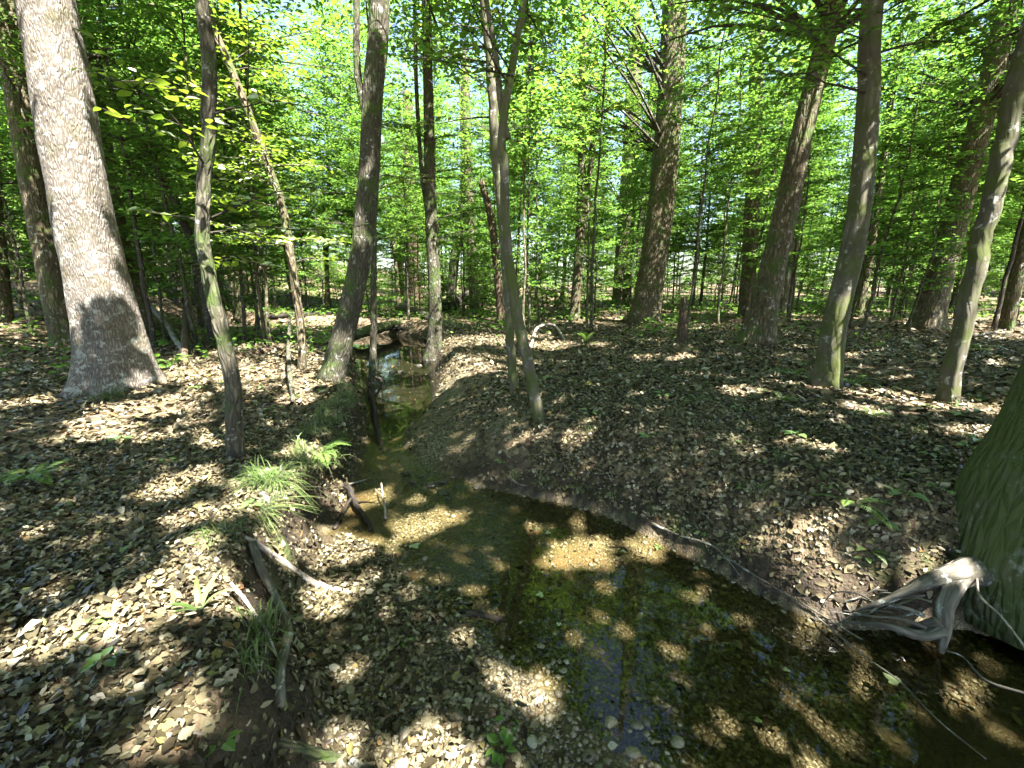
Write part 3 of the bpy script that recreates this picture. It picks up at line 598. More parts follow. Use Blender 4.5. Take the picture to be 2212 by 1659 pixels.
# trunk light
for k in range(22): trunkfleck(238-6.2*k, 800-42*k, 6.5, .33)
for key, pts in {'big23': [(1812, 670), (1800, 730), (1794, 770), (1788, 810), (1884, 310), (1872, 420)], 'edge26': [(2090, 660), (2080, 720), (2070, 770), (2062, 820), (2055, 850)], 'lichen': [(431, 395), (431, 440), (434, 490), (442, 560)], 'lean': [(722, 800), (735, 770)], 'big21': [(1752, 200), (1738, 250), (1722, 310)], 'big18': [(1420, 520), (1410, 600)], 'big16': [(1352, 560)]}.items():
    for a_, b_ in pts: trunkfleck(a_, b_, trees[key][1][1]-.12, .17)


lap('tall canopy')
# ---------------------------------------------------------------- tall canopy: unseen trees added out of view, so their crowns shade the creek
back = [((5.2, -5.5), 'unseen tall tree added for shade downstream of the mossy giant'), ((10.5, -1.2), 'unseen tall tree added for shade behind the mossy giant'), ((-.8, -6.0), 'unseen tall tree added for shade behind the gravel bar'), ((11.5, -8), 'unseen tall tree added for shade far downstream of the mossy giant'),
        ((4.5, -11.5), 'unseen tall tree added for shade well back from the gravel bar'), ((-6, -3.5), 'unseen tall tree added for shade on the near left terrace'), ((10.5, 4.0), 'unseen tall tree added for shade beyond the smooth mossy beech')]
for i, (xy, lab) in enumerate(back):
    z = hz1(*xy); b = np.array([xy[0], xy[1], z]); t = empty('tree', b, lab, 'tree'); n = 30
    P = np.stack([np.cumsum(R.normal(0, .02, n)), np.cumsum(R.normal(0, .02, n)), np.linspace(-.2, 16, n)], 1); rr = np.linspace(.26, .07, n)
    v = tube_arr(P, rr, 16, .5, .3, [(1, .8, .5), (3, .7, .5), (5, .8, .5)], .08, i); obj('trunk', mesh_np('trunk', v[0], v[1], v[2], buv=v[3]), M['bark_brown'], t)
    trees['back%d' % i] = (t, b, P+b, rr); canopy_tops.append(('back%d' % i, P[-1]+b))
tops = np.array([p for k, p in canopy_tops])
def canopy_field():  # leaves laid out by where their shadow lands, gaps cut for chosen sun flecks
    n = 330000; q = np.stack([R.uniform(-19, 17, n), R.uniform(-4, 27, n)], 1)
    near = sstep(16, 10.5, q[:, 1])*sstep(13, 9, np.abs(q[:, 0]))
    dens = np.maximum(.14+.86*near, .9*np.exp(-((q[:, 0]+3.2)/2.4)**2)*sstep(19, 15, q[:, 1]))  # extra leaves added over the upstream creek to shade it
    gap = fbm(q[:, 0]*1.1, q[:, 1]*1.1, 55, 3); dens = dens*sstep(.22, .34, gap)
    k = R.random(n) < dens; q = q[k]; n = len(q)
    z = R.uniform(6.5, 12, n); P = np.column_stack([q+SUN[:2]*(z/SUN[2])[:, None], z])
    k = prune(P); P = P[k]; n = len(P); q = q[k]
    az = R.uniform(0, 6.283, n); A = np.stack([np.cos(az), np.sin(az), R.normal(-.15, .25, n)], 1); A = unit(A)
    Nn = unit(UP+R.normal(0, .35, (n, 3))); Nn = unit(Nn-A*np.sum(A*Nn, 1, keepdims=True)); return P, A, Nn, R.uniform(.16, .27, n)
P, A, Nn, L = canopy_field()
sv = (P[:, 1] > 5.5) & (P[:, 2] < 3+P[:, 1]*.75); e = [x[sv] for x in (P, A, Nn, L)]; L[sv] *= .62
for _ in range(2):
    r_ = R.permutation(len(e[0])); d_ = e[0]+R.normal(0, .16, e[0].shape); k_ = prune(d_); P = np.vstack([P, d_[k_]]); A = np.vstack([A, e[1][r_][k_]]); Nn = np.vstack([Nn, UP+0*e[2][k_]]); L = np.concatenate([L, e[3][k_]*.6])
A = unit(A); Nn = unit(Nn-A*np.sum(A*Nn, 1, keepdims=True)); P = P-A*L[:, None]*.45
own = np.argmin(((P[:, None, :2]-tops[None, :, :2])**2).sum(-1), 1)
for i, (key, tp) in enumerate(canopy_tops):
    t, b, TP, rr = trees[key]; k = own == i
    if k.sum() < 40: continue
    Pk = P[k]; obj('canopy', leaf_mesh('canopy', Pk-b, A[k], Nn[k], L[k], L[k]*.32, R.random(k.sum()), False), M['leaf'], t)
    cen = Pk[R.choice(len(Pk), min(34, len(Pk)), replace=False)]; S = []
    for c in cen:
        hh = min(TP[-1, 2]-.5, max(5.5, c[2]-.35*np.linalg.norm(c[:2]-TP[-1, :2])-1)); j = int(np.argmin(np.abs(TP[:, 2]-hh)))
        q = catmull(np.array([TP[j], TP[j]*.5+c*.5+[0, 0, .35], c]), 6); r = np.linspace(.05, .008, 6); S.append((q[:-1], q[1:], r[:-1], r[1:]))
    S = [np.concatenate([x[j] for x in S]) for j in range(4)]
    obj('limbs', seg_mesh('limbs', S[0]-b, S[1]-b, S[2], S[3], 5), M['bark_dark'], t)['kind'] = 'stuff'

lap('background wood')
# ---------------------------------------------------------------- background wood: shared kinds, one copy per stem
def make_kind(seed, h, r, z0, nsp, sl, ls, bark, fill=.55, tw=.13):
    rng = np.random.default_rng(seed); n = 22; z = np.linspace(-.15, h, n); sway = rng.normal(0, .035, 2)
    P = np.stack([np.cumsum(rng.normal(0, .025, n))+sway[0]*z, np.cumsum(rng.normal(0, .025, n))+sway[1]*z, z], 1); P[:, :2] -= P[1, :2]
    rr = np.linspace(r, .008, n)**1; tm = tube_mesh('trunk', P, np.maximum(rr, .006), 8, .5, .2, [(1, .6, .5), (3, .6, .5), (5, .5, .5)], .12, seed)
    LV = []; TW = []
    for j in range(nsp):
        zz = z0+(h-z0)*(j+rng.random())/nsp; i = int(np.argmin(np.abs(z-zz))); az = rng.uniform(0, 6.283); f = (zz-z0)/(h-z0)
        spray(rng, P[i], (math.cos(az), math.sin(az), rng.uniform(.05, .6)), sl*(1.1-.6*f)*rng.uniform(.5, 1.1), ls*rng.uniform(.85, 1.15), LV, TW, tw=tw, fill=fill, tilt=.4)
    cm, bm = finish(LV, TW, np.zeros(3), False, rng=rng); cm.materials.append(M['leaf']); bm.materials.append(M['bark_dark']); tm.materials.append(M[bark])
    return tm, bm, cm
saps = [make_kind(300+i, h, r, z0, ns_*2, sl, .135, bk, .5, .095) for i, (h, r, z0, ns_, sl, bk) in enumerate([(6.5, .035, 1.0, 34, 1.35, 'bark_grey'), (8, .045, 1.5, 40, 1.5, 'bark_brown'), (5.2, .028, .7, 30, 1.2, 'bark_brown'), (9, .05, 2.4, 42, 1.6, 'bark_dark'), (8.5, .036, 3.6, 30, 1.4, 'bark_brown'), (10, .045, 4.4, 32, 1.5, 'bark_grey')])]
mids = [make_kind(400+i, h, r, z0, int(ns_*1.9), sl, .15, bk, .5, .12) for i, (h, r, z0, ns_, sl, bk) in enumerate([(14, .12, 3.2, 60, 2.7, 'bark_brown'), (12.5, .09, 2.6, 56, 2.4, 'bark_grey'), (16, .15, 4.5, 64, 3.0, 'bark_brown')])]
shrubs = [make_kind(500+i, h, .018, .25, ns_*2, sl, .12, 'bark_dark', .5, .09) for i, (h, ns_, sl) in enumerate([(2.4, 22, .95), (1.8, 18, .85)])]
def place(kind, name, xy, rz, sc, label, cat, group):
    t = empty(name, (xy[0], xy[1], hz1(*xy)), label, cat, group); t.rotation_euler = (0, 0, rz); t.scale = sc
    for nm, me in zip(('trunk', 'branches', 'crown'), kind):
        o = obj(nm, me, None, t)
        if nm == 'branches': o['kind'] = 'stuff'
    return t
placed = [trees[k][1][:2] for k in trees]
LM = {'big': 'the huge pale tree', 'lichen': 'the lichen spotted tree', 'white1': 'the bright grey far stem', 'gr3': 'the dark green far trunk', 'lean': 'the leaning creek tree', 'far10': 'the rusty far trunk', 'nest': 'the slim tree with the clump', 'far12': 'the root tangle', 'twinB': 'the forked sapling', 'mid15': 'the tree with crossing stems',
      'big16': 'the dark straight trunk', 'big18': 'the broad reddish trunk', 'mid20': 'the plain upright trunk', 'big21': 'the heavy slanting trunk', 'mid22': 'the pale speckled trunk', 'big23': 'the smooth olive trunk', 'thin24': 'the dark narrow trunk', 'big25': 'the blackish leaning trunk', 'edge26': 'the mossy beech', 'edge28': 'the trunk behind the beech', 'edge_left': 'the trunk by the low rise'}
def near_lm(x, y): return LM[min(LM, key=lambda k: (trees[k][1][0]-x)**2+(trees[k][1][1]-y)**2)]
SAPW = ['grey stemmed', 'tall brown stemmed', 'short bushy', 'tall dark stemmed', 'bare stemmed brown', 'bare stemmed grey']; MIDW = ['broad brown barked', 'slender grey barked', 'tall brown barked']; SHW = ['taller', 'lower']
RS = np.random.default_rng(2024)
def scatter(n, d0, d1, mind, u1=1.28, far_pow=1.0, tries=9000, avoid=True, px_avoid=()):
    out = []
    for _ in range(tries):
        if len(out) >= n: break
        y = d0+(d1-d0)*RS.random()**far_pow; u = RS.uniform(-u1, u1); x = u*y
        if avoid and GX[0] < x < GX[-1] and y < GY[-1]:
            q = lookup(GI, np.array([x]), np.array([y]))[0]
            if q[0] < .5: continue
        if any(a < u*FPX+CX < b and y < yy for a, b, yy in px_avoid): continue
        if min(((x-p[0])**2+(y-p[1])**2) for p in placed) < mind**2: continue
        placed.append(np.array([x, y])); out.append((x, y))
    return out
clear = ((640, 1120, 17), (0, 380, 10), (1120, 1900, 10.5), (1320, 1470, 17.5), (1590, 1800, 13), (1960, 2212, 11))
for (x, y) in scatter(110, 9, 22, .7, px_avoid=clear): k = int(R.choice([0, 1, 2, 3, 4, 5, 4, 5])); lb = SAPW[k]+' leafy sapling growing nearest to '+near_lm(x, y); place(saps[k], 'sapling', (x, y), R.uniform(0, 6.28), (1, 1, R.uniform(.85, 1.2)), lb, 'sapling', lb)
for (x, y) in scatter(110, 20, 46, 1.0): s = R.uniform(.9, 1.35); k = int(R.integers(4)); lb = 'far '+SAPW[k]+' sapling deep in the wood beyond '+near_lm(x, y); place(saps[k], 'sapling', (x, y), R.uniform(0, 6.28), (s, s, s), lb, 'sapling', lb)
for (x, y) in scatter(34, 12, 27, 1.6, px_avoid=((690, 1130, 19), (1130, 1900, 20), (1960, 2160, 13))): s = R.uniform(.85, 1.1); k = int(R.integers(3)); lb = MIDW[k]+' leafy tree standing nearest to '+near_lm(x, y); place(mids[k], 'tree', (x, y), R.uniform(0, 6.28), (s, s, s), lb, 'tree', lb)
for (x, y) in scatter(105, 25, 80, 1.7): s = R.uniform(.9, 1.5); k = int(R.integers(3)); lb = 'far '+MIDW[k]+' tree deep in the wood beyond '+near_lm(x, y); place(mids[k], 'tree', (x, y), R.uniform(0, 6.28), (s, s, s), lb, 'tree', lb)
for (x, y) in scatter(210, 14, 60, .8, px_avoid=((690, 1000, 18), (1100, 1900, 17))): s = R.uniform(.9, 1.6); k = int(R.integers(2)); lb = SHW[k]+' leafy shrub at the back beyond '+near_lm(x, y); place(shrubs[k], 'shrub', (x, y), R.uniform(0, 6.28), (s, s, s), lb, 'shrub', lb)
for (x, y) in scatter(110, 36, 85, 1.6): s = R.uniform(1.9, 2.8); k = int(R.integers(2)); lb = 'big rounded shrub far back beyond '+near_lm(x, y); place(shrubs[k], 'shrub', (x, y), R.uniform(0, 6.28), (s, s, s), lb, 'shrub', lb)

lap('leaf litter')
# ---------------------------------------------------------------- leaf litter
def litter_pts(n, r0, r1, pw=1.0):
    a = R.uniform(-1.08, 1.08, n); r = np.sqrt(r0**2+(r1**2-r0**2)*R.random(n)**pw); return r*np.sin(a), r*np.cos(a)
def litter(n, r0, r1, s0, s1, six, pw=1.0):
    x, y = litter_pts(n, r0, r1, pw); z = hz(x, y)
    q = lookup(GI, np.clip(x, GX[0], GX[-1]), np.clip(y, GY[0], GY[-1])); dw = q[:, 0]; dt = q[:, 1]; isr = q[:, 2] > .5
    keep = np.where(dw < .04, .02, np.where(~isr & (dt < -.03), np.where((x < -.15) & (y > 1.2), .7, .12), np.where(~isr & (dt < .12), .35, np.where(isr & (dw < .12), .45, 1))))
    sand = isr & (x < .2) & (y > 3.8) & (y < 7.5) & (dw < 1.0); keep = np.where(sand, np.minimum(keep, .12+.5*np.clip(dw-.3, 0, 1)), keep)
    dens = .30+1.15*fbm(x*1.1, y*1.1, 88); k = R.random(n) < keep*dens
    x, y, z, dw = x[k], y[k], z[k], dw[k]; n = len(x); nn = normal_at(x, y); nn = unit(nn+R.normal(0, .33, (n, 3)))
    az = R.uniform(0, 6.283, n); A = np.stack([np.cos(az), np.sin(az), np.zeros(n)], 1); A = unit(A-nn*np.sum(A*nn, 1, keepdims=True))
    L = (s0+s1)/2*np.clip(R.lognormal(-.08, .38, n), .4, 2.1); h = R.exponential(.010, n)+.004
    return np.column_stack([x, y, z+h])-A*L[:, None]*.4, A, nn, L
parts = [litter(165000, .9, 5.5, .021, .046, True), litter(140000, 5.5, 15, .04, .08, True), litter(50000, 15, 42, .09, .17, True)]
P, A, Nn, L = [np.concatenate([p[i] for p in parts]) for i in range(4)]
# the largest leaves in view are objects of their own
dist = np.linalg.norm(P-np.array([0, 0, HC]), axis=1); u = P[:, 0]/np.maximum(P[:, 1], .1)
vis = (np.abs(u) < 1.1) & (P[:, 1] > 1.05); sc_ = np.where(vis, L/dist, 0); pick = np.argsort(-sc_)[:300]
mask = np.ones(len(P), bool); mask[pick] = False
wv = L*R.uniform(.2, .36, len(L))
lit_o = obj('leaf_litter', leaf_mesh('leaf_litter', P[mask], A[mask], Nn[mask], L[mask], wv[mask], np.clip(R.random(mask.sum())*.8+.10+(fbm(P[mask][:, 0]*1.3, P[mask][:, 1]*1.3, 91)-.5)*.75, .01, .99), True, .5, R.normal(.02, .22, (mask.sum(), 1))), M['litter'], ground); lit_o['kind'] = 'stuff'
fl_mesh = []
for i in range(8):
    rng = np.random.default_rng(600+i); n = 9; t = np.linspace(0, 1, n); prof = np.sin(np.pi*t**.8)**.8*(.34 if i % 2 else .27)*(1+.18*np.sin(t*22)*(i % 3 > 0)); prof[0] = .01; prof[-1] = .004
    cup = rng.uniform(.2, .7); curl = rng.uniform(-.25, .3); zc = curl*t*t
    VV = np.concatenate([np.stack([t, prof, zc+cup*prof], 1), np.stack([t, 0*t, zc], 1), np.stack([t, -prof, zc+cup*prof*rng.uniform(.3, 1.2)], 1)]); VV += rng.normal(0, .008, VV.shape)
    j = np.arange(n-1); Fq = np.concatenate([np.stack([j, j+n, j+n+1, j+1], 1), np.stack([j+n, j+2*n, j+2*n+1, j+n+1], 1)])
    me = mesh_np('fallen_leaf', VV, Fq.ravel(), np.arange(len(Fq))*4); me.materials.append(M['litter']); fl_mesh.append(me)
from mathutils import Matrix
for k in pick:
    o = bpy.data.objects.new('fallen_leaf', fl_mesh[R.integers(8)]); col.objects.link(o); o.parent = ground
    B = np.cross(Nn[k], A[k]); s = L[k]
    o.matrix_local = Matrix(((A[k][0]*s, B[0]*s, Nn[k][0]*s, P[k][0]), (A[k][1]*s, B[1]*s, Nn[k][1]*s, P[k][1]), (A[k][2]*s, B[2]*s, Nn[k][2]*s, P[k][2]), (0, 0, 0, 1)))

lap('gravel')
# ---------------------------------------------------------------- gravel and stones
def rock_mesh(name, seed, sub=1):
    import bmesh
    bm = bmesh.new(); bmesh.ops.create_icosphere(bm, subdivisions=sub, radius=1); rng = np.random.default_rng(seed); d = rng.normal(0, 1, (5, 3))
    for v in bm.verts:
        c = np.array(v.co); c = c*(1+.16*np.sin(d@c*2.2).sum()/2+rng.normal(0, .05)); v.co = c*[1, .78, .55]
    me = bpy.data.meshes.new(name); bm.to_mesh(me); bm.free(); return me
def stone_mat(name, stops, rough):
    m, nt, out = mat(name); oi = nt.nodes.new('ShaderNodeObjectInfo'); a = attr(nt, 'rnd').outputs['Fac']
    f = math_(nt, 'FRACT', math_(nt, 'ADD', a, oi.outputs['Random'])); c = ramp(nt, f, stops)
    g = nt.nodes.new('ShaderNodeNewGeometry').outputs['Position']; c = mixc(nt, math_(nt, 'MULTIPLY', noise(nt, g, 60, 4), .6), c, (.03, .025, .014))
    p = nt.nodes.new('ShaderNodeBsdfPrincipled'); p.inputs['Roughness'].default_value = rough; nt.links.new(c, p.inputs['Base Color']); nt.links.new(bump(nt, noise(nt, g, 90, 3), .4, .006), p.inputs['Normal']); nt.links.new(p.outputs[0], out.inputs[0]); return m
M['pebble'] = stone_mat('creek_gravel', [(0, (.06, .05, .026)), (.45, (.15, .128, .072)), (.75, (.24, .21, .13)), (.93, (.36, .33, .24)), (1, (.16, .09, .05))], .55)
M['darkstone'] = stone_mat('wet_dark_stone', [(0, (.014, .013, .010)), (1, (.04, .036, .028))], .35)
base = rock_mesh('pebble', 5, 1); bv = np.array([v.co[:] for v in base.vertices]); bf = np.array([p.vertices[:] for p in base.polygons])
n = 52000; x = R.uniform(-1.0, 2.6, n); y = R.uniform(1.0, 4.6, n); q = lookup(GI, x, y); z = hz(x, y)
gd = fbm(x*1.7, y*1.7, 66)
k = (((q[:, 0] < 0) & (z > ZW-.16)) | ((q[:, 0] > 0) & (q[:, 2] < .5) & (q[:, 1] < -.12))) & (R.random(n) < sstep(.26, .5, gd)*(.35+.65*sstep(2.6, 1.6, y))+.1)
x, y, z = x[k], y[k], z[k]; n = len(x); sz = np.clip(R.lognormal(-4.75, .45, n), .003, .03)
big_i = np.argsort(-sz*(1/np.hypot(x, y)))[:60]; mk = np.ones(n, bool); mk[big_i] = False
az = R.uniform(0, 6.283, n); ca, sa = np.cos(az), np.sin(az)
def pebs(idx):
    b = bv[None]*sz[idx][:, None, None]; Vp = np.stack([b[..., 0]*ca[idx][:, None]-b[..., 1]*sa[idx][:, None]+x[idx][:, None], b[..., 0]*sa[idx][:, None]+b[..., 1]*ca[idx][:, None]+y[idx][:, None], b[..., 2]+(z[idx]+sz[idx]*.2)[:, None]], -1)
    m_ = len(idx); return mesh_np('gravel', Vp.reshape(-1, 3), (np.arange(m_)[:, None, None]*len(bv)+bf[None]).ravel(), np.arange(m_*len(bf))*3, rnd=np.repeat(R.random(m_), len(bf)))
go = obj('gravel', pebs(np.where(mk)[0]), M['pebble'], ground); go['kind'] = 'stuff'
pm = [rock_mesh('pebble', 700+i, 2) for i in range(4)]
for me in pm: me.materials.append(M['pebble'])
for i in big_i: o = obj('pebble', pm[i % 4], None, ground, (x[i], y[i], z[i]+sz[i]*.2)); o.scale = (sz[i]*1.2,)*3; o.rotation_euler = (0, 0, az[i])
sm = [rock_mesh('stone', 720+i, 3) for i in range(4)]
for me in sm: me.materials.append(M['darkstone'])
for i, (a, b, w) in enumerate([(876, 1022, 22), (893, 1040, 20), (908, 1028, 16), (930, 1045, 26), (955, 1040, 24), (978, 1030, 18), (955, 1062, 30), (990, 1050, 20), (968, 1075, 14), (1030, 1052, 22), (818, 800, 12), (820, 806, 10), (846, 806, 16), (862, 803, 18), (872, 806, 14), (905, 790, 16), (752, 1050, 20), (740, 1075, 16), (1290, 1090, 20), (1330, 1102, 22), (1250, 1080, 16)]):
    p = at_z(a, b, ZW+.005); r = w/FPX*p[1]/2; g = ('small dark wet stone breaking the riffle', 'stones in the riffle') if 860 < a < 1040 and b > 1000 else (('little black stone or clump in the calm upper creek', 'stones in the upper creek') if b < 900 else ('dark stone at the creek edge', 'stones at the creek edge'))
    o = obj('stone', sm[i % 4], None, None, p); o.scale = (r, r*1.1, r*.75); o.rotation_euler = (0, 0, R.uniform(0, 6.28)); tag(o, g[0], 'stone', g[1])

lap('logs')
# ---------------------------------------------------------------- logs, branches and sticks
def stick(name, label, pix, w0, w1, m, cat='stick', lift=.5, ns=8, twigs=0, z=None, rough=.2, group=None, n=26, zs=None):
    P = []
    for i, (a, b) in enumerate(pix):
        p = at_z(a, b, z) if z is not None else on_ground(a, b); P.append(p)
    P = np.array(P); d = np.array([p[1]*cP-(p[2]-HC)*sP for p in P]); w = np.linspace(w0, w1, len(P))/FPX*d/2
    if zs is not None: P[:, 2] += np.array(zs)
    P[:, 2] += w*lift; q = catmull(np.column_stack([P, w]), n); wr = np.random.default_rng(int(pix[0][0]*3+pix[-1][1])); wb = np.cumsum(wr.normal(0, .5, (n, 3)), 0); wb -= np.linspace(0, 1, n)[:, None]*wb[-1]; q[:, :3] += wb*q[:, 3:4]*np.array([1, 1, .4])*(.12 if w0 > 12 else .35); q[:, 3] *= 1+.15*wr.normal(0, .5, n); b0 = q[0, :3].copy()
    arr = [tube_arr(q[:, :3]-b0, np.maximum(q[:, 3], .0015), ns, rough=rough, seed=int(sum(pix[0])) % 60)]
    rng = np.random.default_rng(int(sum(pix[0])+sum(pix[-1])))
    for k in range(twigs):
        i = rng.integers(4, n-2); dd = unit(q[i+1, :3]-q[i-1, :3]); s = unit(np.cross(UP, dd))*rng.choice([-1, 1]); L = w0/FPX*d.mean()*rng.uniform(3, 8)
        e = q[i, :3]+(dd*.7+s*.6+UP*rng.uniform(.1, .5))*L; md = (q[i, :3]+e)/2+rng.normal(0, .1, 3)*L*.5
        tq = catmull(np.array([q[i, :3], md, e]), 7)-b0; arr.append(tube_arr(tq, np.linspace(q[i, 3]*.6, .001, 7), 5))
    v, l, s, bu = join_arr(arr); o = obj(name, mesh_np(name, v, l, s, buv=bu), M[m], None, b0); return tag(o, label, cat, group)
ST = stick
ST('fallen_branch', 'pale sunlit branch lying from the grassy bank down onto the leafy bar', [(478, 1148), (540, 1172), (600, 1208), (650, 1245), (692, 1270)], 15, 12, 'deadpale', 'branch', .6)
ST('fallen_branch', 'short grey branch lying on the sunlit sand of the leafy bar', [(690, 1265), (730, 1275), (766, 1285)], 13, 8, 'deadpale', 'branch')
ST('exposed_root', 'thick curving mossy root hanging down the near bank', [(548, 1192), (566, 1250), (592, 1310), (620, 1370), (628, 1410), (608, 1470), (606, 1540)], 17, 22, 'root', 'root', 1.1, 10, zs=[.03, .06, .08, .08, .08, .05, .0])
ST('stick', 'thin bleached stick leaning over the grass clump on the near bank', [(505, 1300), (550, 1350), (580, 1390), (600, 1430)], 8, 6, 'deadpale', zs=[.10, .08, .06, .03])
ST('stick', 'curved grey stick on the dark leaves at the foot of the near bank', [(345, 1548), (400, 1575), (440, 1586), (490, 1580), (545, 1574)], 9, 6, 'root', twigs=1)
ST('stick', 'long straight thin stick across the shaded leaves of the near terrace', [(0, 1560), (80, 1545), (150, 1538), (230, 1535)], 7, 4, 'deadpale')
ST('stick', 'dark forked stick poking from the sunlit leaf patch', [(382, 1270), (400, 1235), (430, 1200), (480, 1150)], 8, 4, 'bark_dark', twigs=2, zs=[0, .02, .03, .02])
ST('log', 'mossy pale log end lying at the edge of the gravel bar', [(598, 1612), (660, 1632), (740, 1648), (830, 1690)], 22, 24, 'bark_grey', 'log', .7, 12)
ST('stick', 'long dark stick lying diagonally on the muddy gravel', [(700, 1608), (790, 1580), (860, 1555), (940, 1520)], 9, 4, 'bark_dark', twigs=2)
ST('stick', 'wavy dark root like stick running down the gravel', [(1094, 1440), (1100, 1500), (1108, 1550), (1130, 1590), (1152, 1625), (1190, 1632)], 8, 4, 'bark_dark', twigs=2)
ST('stick', 'black waterlogged branch lying along the edge of the mud', [(835, 1400), (880, 1430), (930, 1460), (975, 1500)], 9, 5, 'wetwood', twigs=3)
ST('stick', 'short twiggy dark branch in the mud beside the gravel', [(990, 1400), (1020, 1440), (1040, 1475), (1000, 1500)], 8, 4, 'wetwood', twigs=3)
ST('stick', 'pale peeled twig on the mud between the two dark branches', [(965, 1440), (990, 1480), (1015, 1520), (1030, 1545)], 5, 3, 'deadpale')
ST('log', 'small black sunken log in the shallow gravel', [(1008, 1328), (1050, 1333), (1095, 1344)], 18, 14, 'wetwood', 'log', .3, 10)
ST('stick', 'white forked twig standing up in the riffle', [(832, 1122), (830, 1100), (826, 1076)], 6, 3, 'deadpale', twigs=1, z=ZW, zs=[0, .07, .15])
ST('stick', 'black bent stick slanting from the sand bar into the riffle', [(752, 1072), (768, 1105), (795, 1140), (800, 1150)], 12, 10, 'wetwood', twigs=1, zs=[.10, .06, .02, 0])
ST('stick', 'short black stick crossing the bent stick on the sand bar', [(720, 1145), (740, 1118), (760, 1100)], 9, 6, 'wetwood', zs=[0, .04, .1])
ST('stick', 'black crooked stick jutting from the undercut bank over the creek', [(806, 846), (828, 858), (812, 882), (806, 905)], 7, 5, 'wetwood', z=ZW, zs=[.28, .26, .14, .02])
ST('stick', 'thick black stick slanting into the green reflecting water', [(800, 895), (812, 925), (822, 965)], 11, 9, 'wetwood', z=ZW, zs=[.35, .16, -.05])
ST('fallen_branch', 'long grey branch trailing along the right bank above the water', [(1405, 1138), (1455, 1165), (1510, 1185), (1550, 1205), (1600, 1255)], 6, 3, 'root', 'branch', twigs=3, zs=[.03, .05, .06, .06, .03])
ST('fallen_branch', 'thin root like branch sagging along the waterline under the right bank', [(1560, 1210), (1640, 1262), (1720, 1310), (1790, 1352), (1860, 1395)], 5, 3, 'root', 'branch', twigs=3, zs=[.04]*5)
ST('stick', 'very long thin twig trailing across the dark water below the mossy giant', [(1760, 1330), (1850, 1405), (1940, 1470), (2030, 1560), (2130, 1640)], 4, 2.5, 'root', z=ZW+.03, twigs=2)
ST('stick', 'thin wiry twig bending up from the water beside the mossy roots', [(2220, 1500), (2130, 1470), (2080, 1420), (2040, 1405)], 5, 3, 'root', z=ZW+.06)
ST('stick', 'pale wiry root twig arching in front of the mossy trunk', [(1980, 1160), (2060, 1195), (2110, 1205), (2112, 1280), (2160, 1330), (2215, 1400)], 5, 4, 'deadpale', z=ZW+.38)
ST('stick', 'brown stick lying in the leaves above the right bank', [(1830, 1020), (1880, 1040), (1930, 1070), (1985, 1090)], 14, 8, 'bark_grey', twigs=1)
ST('stick', 'slim grey stick slanting on the sunlit leaves near the mossy beech', [(1660, 1055), (1740, 1075), (1830, 1110), (1900, 1130)], 6, 4, 'root', twigs=1)
ST('stick', 'thin stick in the leaves below the forked sapling', [(1370, 920), (1420, 900), (1480, 880), (1530, 860)], 5, 3, 'deadpale', twigs=1)
ST('stick', 'arched pale stick in the sun behind the forked sapling', [(1145, 752), (1160, 728), (1195, 722), (1220, 735)], 7, 5, 'deadpale', zs=[0, .22, .25, 0])
ST('log', 'mossy log lying across the upper creek below the bend', [(756, 742), (800, 738), (850, 722), (900, 700), (940, 690)], 22, 20, 'bark_moss', 'log', .5, 12, zs=[.1, .3, .25, .1, 0], z=-.5)
ST('log', 'grey log sloping down to the slim mossy tree at the bend', [(862, 668), (900, 682), (940, 700)], 20, 16, 'bark_grey', 'log', .6, 12)
ST('log', 'dark log lying low behind the mossy log in the creek', [(770, 708), (830, 700), (890, 695)], 14, 12, 'wetwood', 'log', .4, 10, z=-.35)
ST('stick', 'thin black stick in the log jam', [(775, 720), (820, 712), (870, 712)], 6, 4, 'wetwood', z=-.25, twigs=3)
ST('stick', 'grey stick on top of the log jam', [(790, 712), (840, 704), (880, 712)], 5, 3, 'root', z=-.15, twigs=3)
ST('log', 'long dark fallen log along the far left terrace edge', [(560, 690), (640, 684), (720, 680), (770, 678)], 10, 9, 'wetwood', 'log', .6, 10)
ST('root_wad', 'dark mossy upturned root mass past the creek bend', [(960, 676), (985, 662), (1010, 658), (1032, 668)], 34, 22, 'wetwood', 'root mass', .5, 14, twigs=6, rough=.5)
ST('fallen_branch', 'white sunlit pole leaning against the leaf bank beside the huge pale tree', [(330, 692), (365, 728), (402, 772)], 11, 10, 'deadpale', 'branch', zs=[.42, .22, .0])
ST('broken_stump', 'splintered sunlit stump with a red brown core near the white pole', [(400, 790), (408, 740), (416, 690), (420, 668)], 16, 9, 'dead', 'stump', z=.02, zs=[0, .35, .7, .95], rough=.5, twigs=2)
ST('log', 'rotten reddish bark slab lying in the sun behind the lichen tree', [(505, 782), (560, 765), (610, 752)], 22, 14, 'dead', 'log', .4, 10, rough=.5)
ST('log', 'black curved broken log standing in the shade behind the mossy beech', [(2185, 660), (2165, 640), (2140, 615)], 26, 20, 'wetwood', 'log', .5, 10, zs=[0, .45, .9])
ST('stick', 'leaning small dead stub next to the bowing brown sapling', [(634, 872), (630, 820), (634, 760)], 10, 7, 'bark_grey', z=.0, zs=[0, .35, .7])
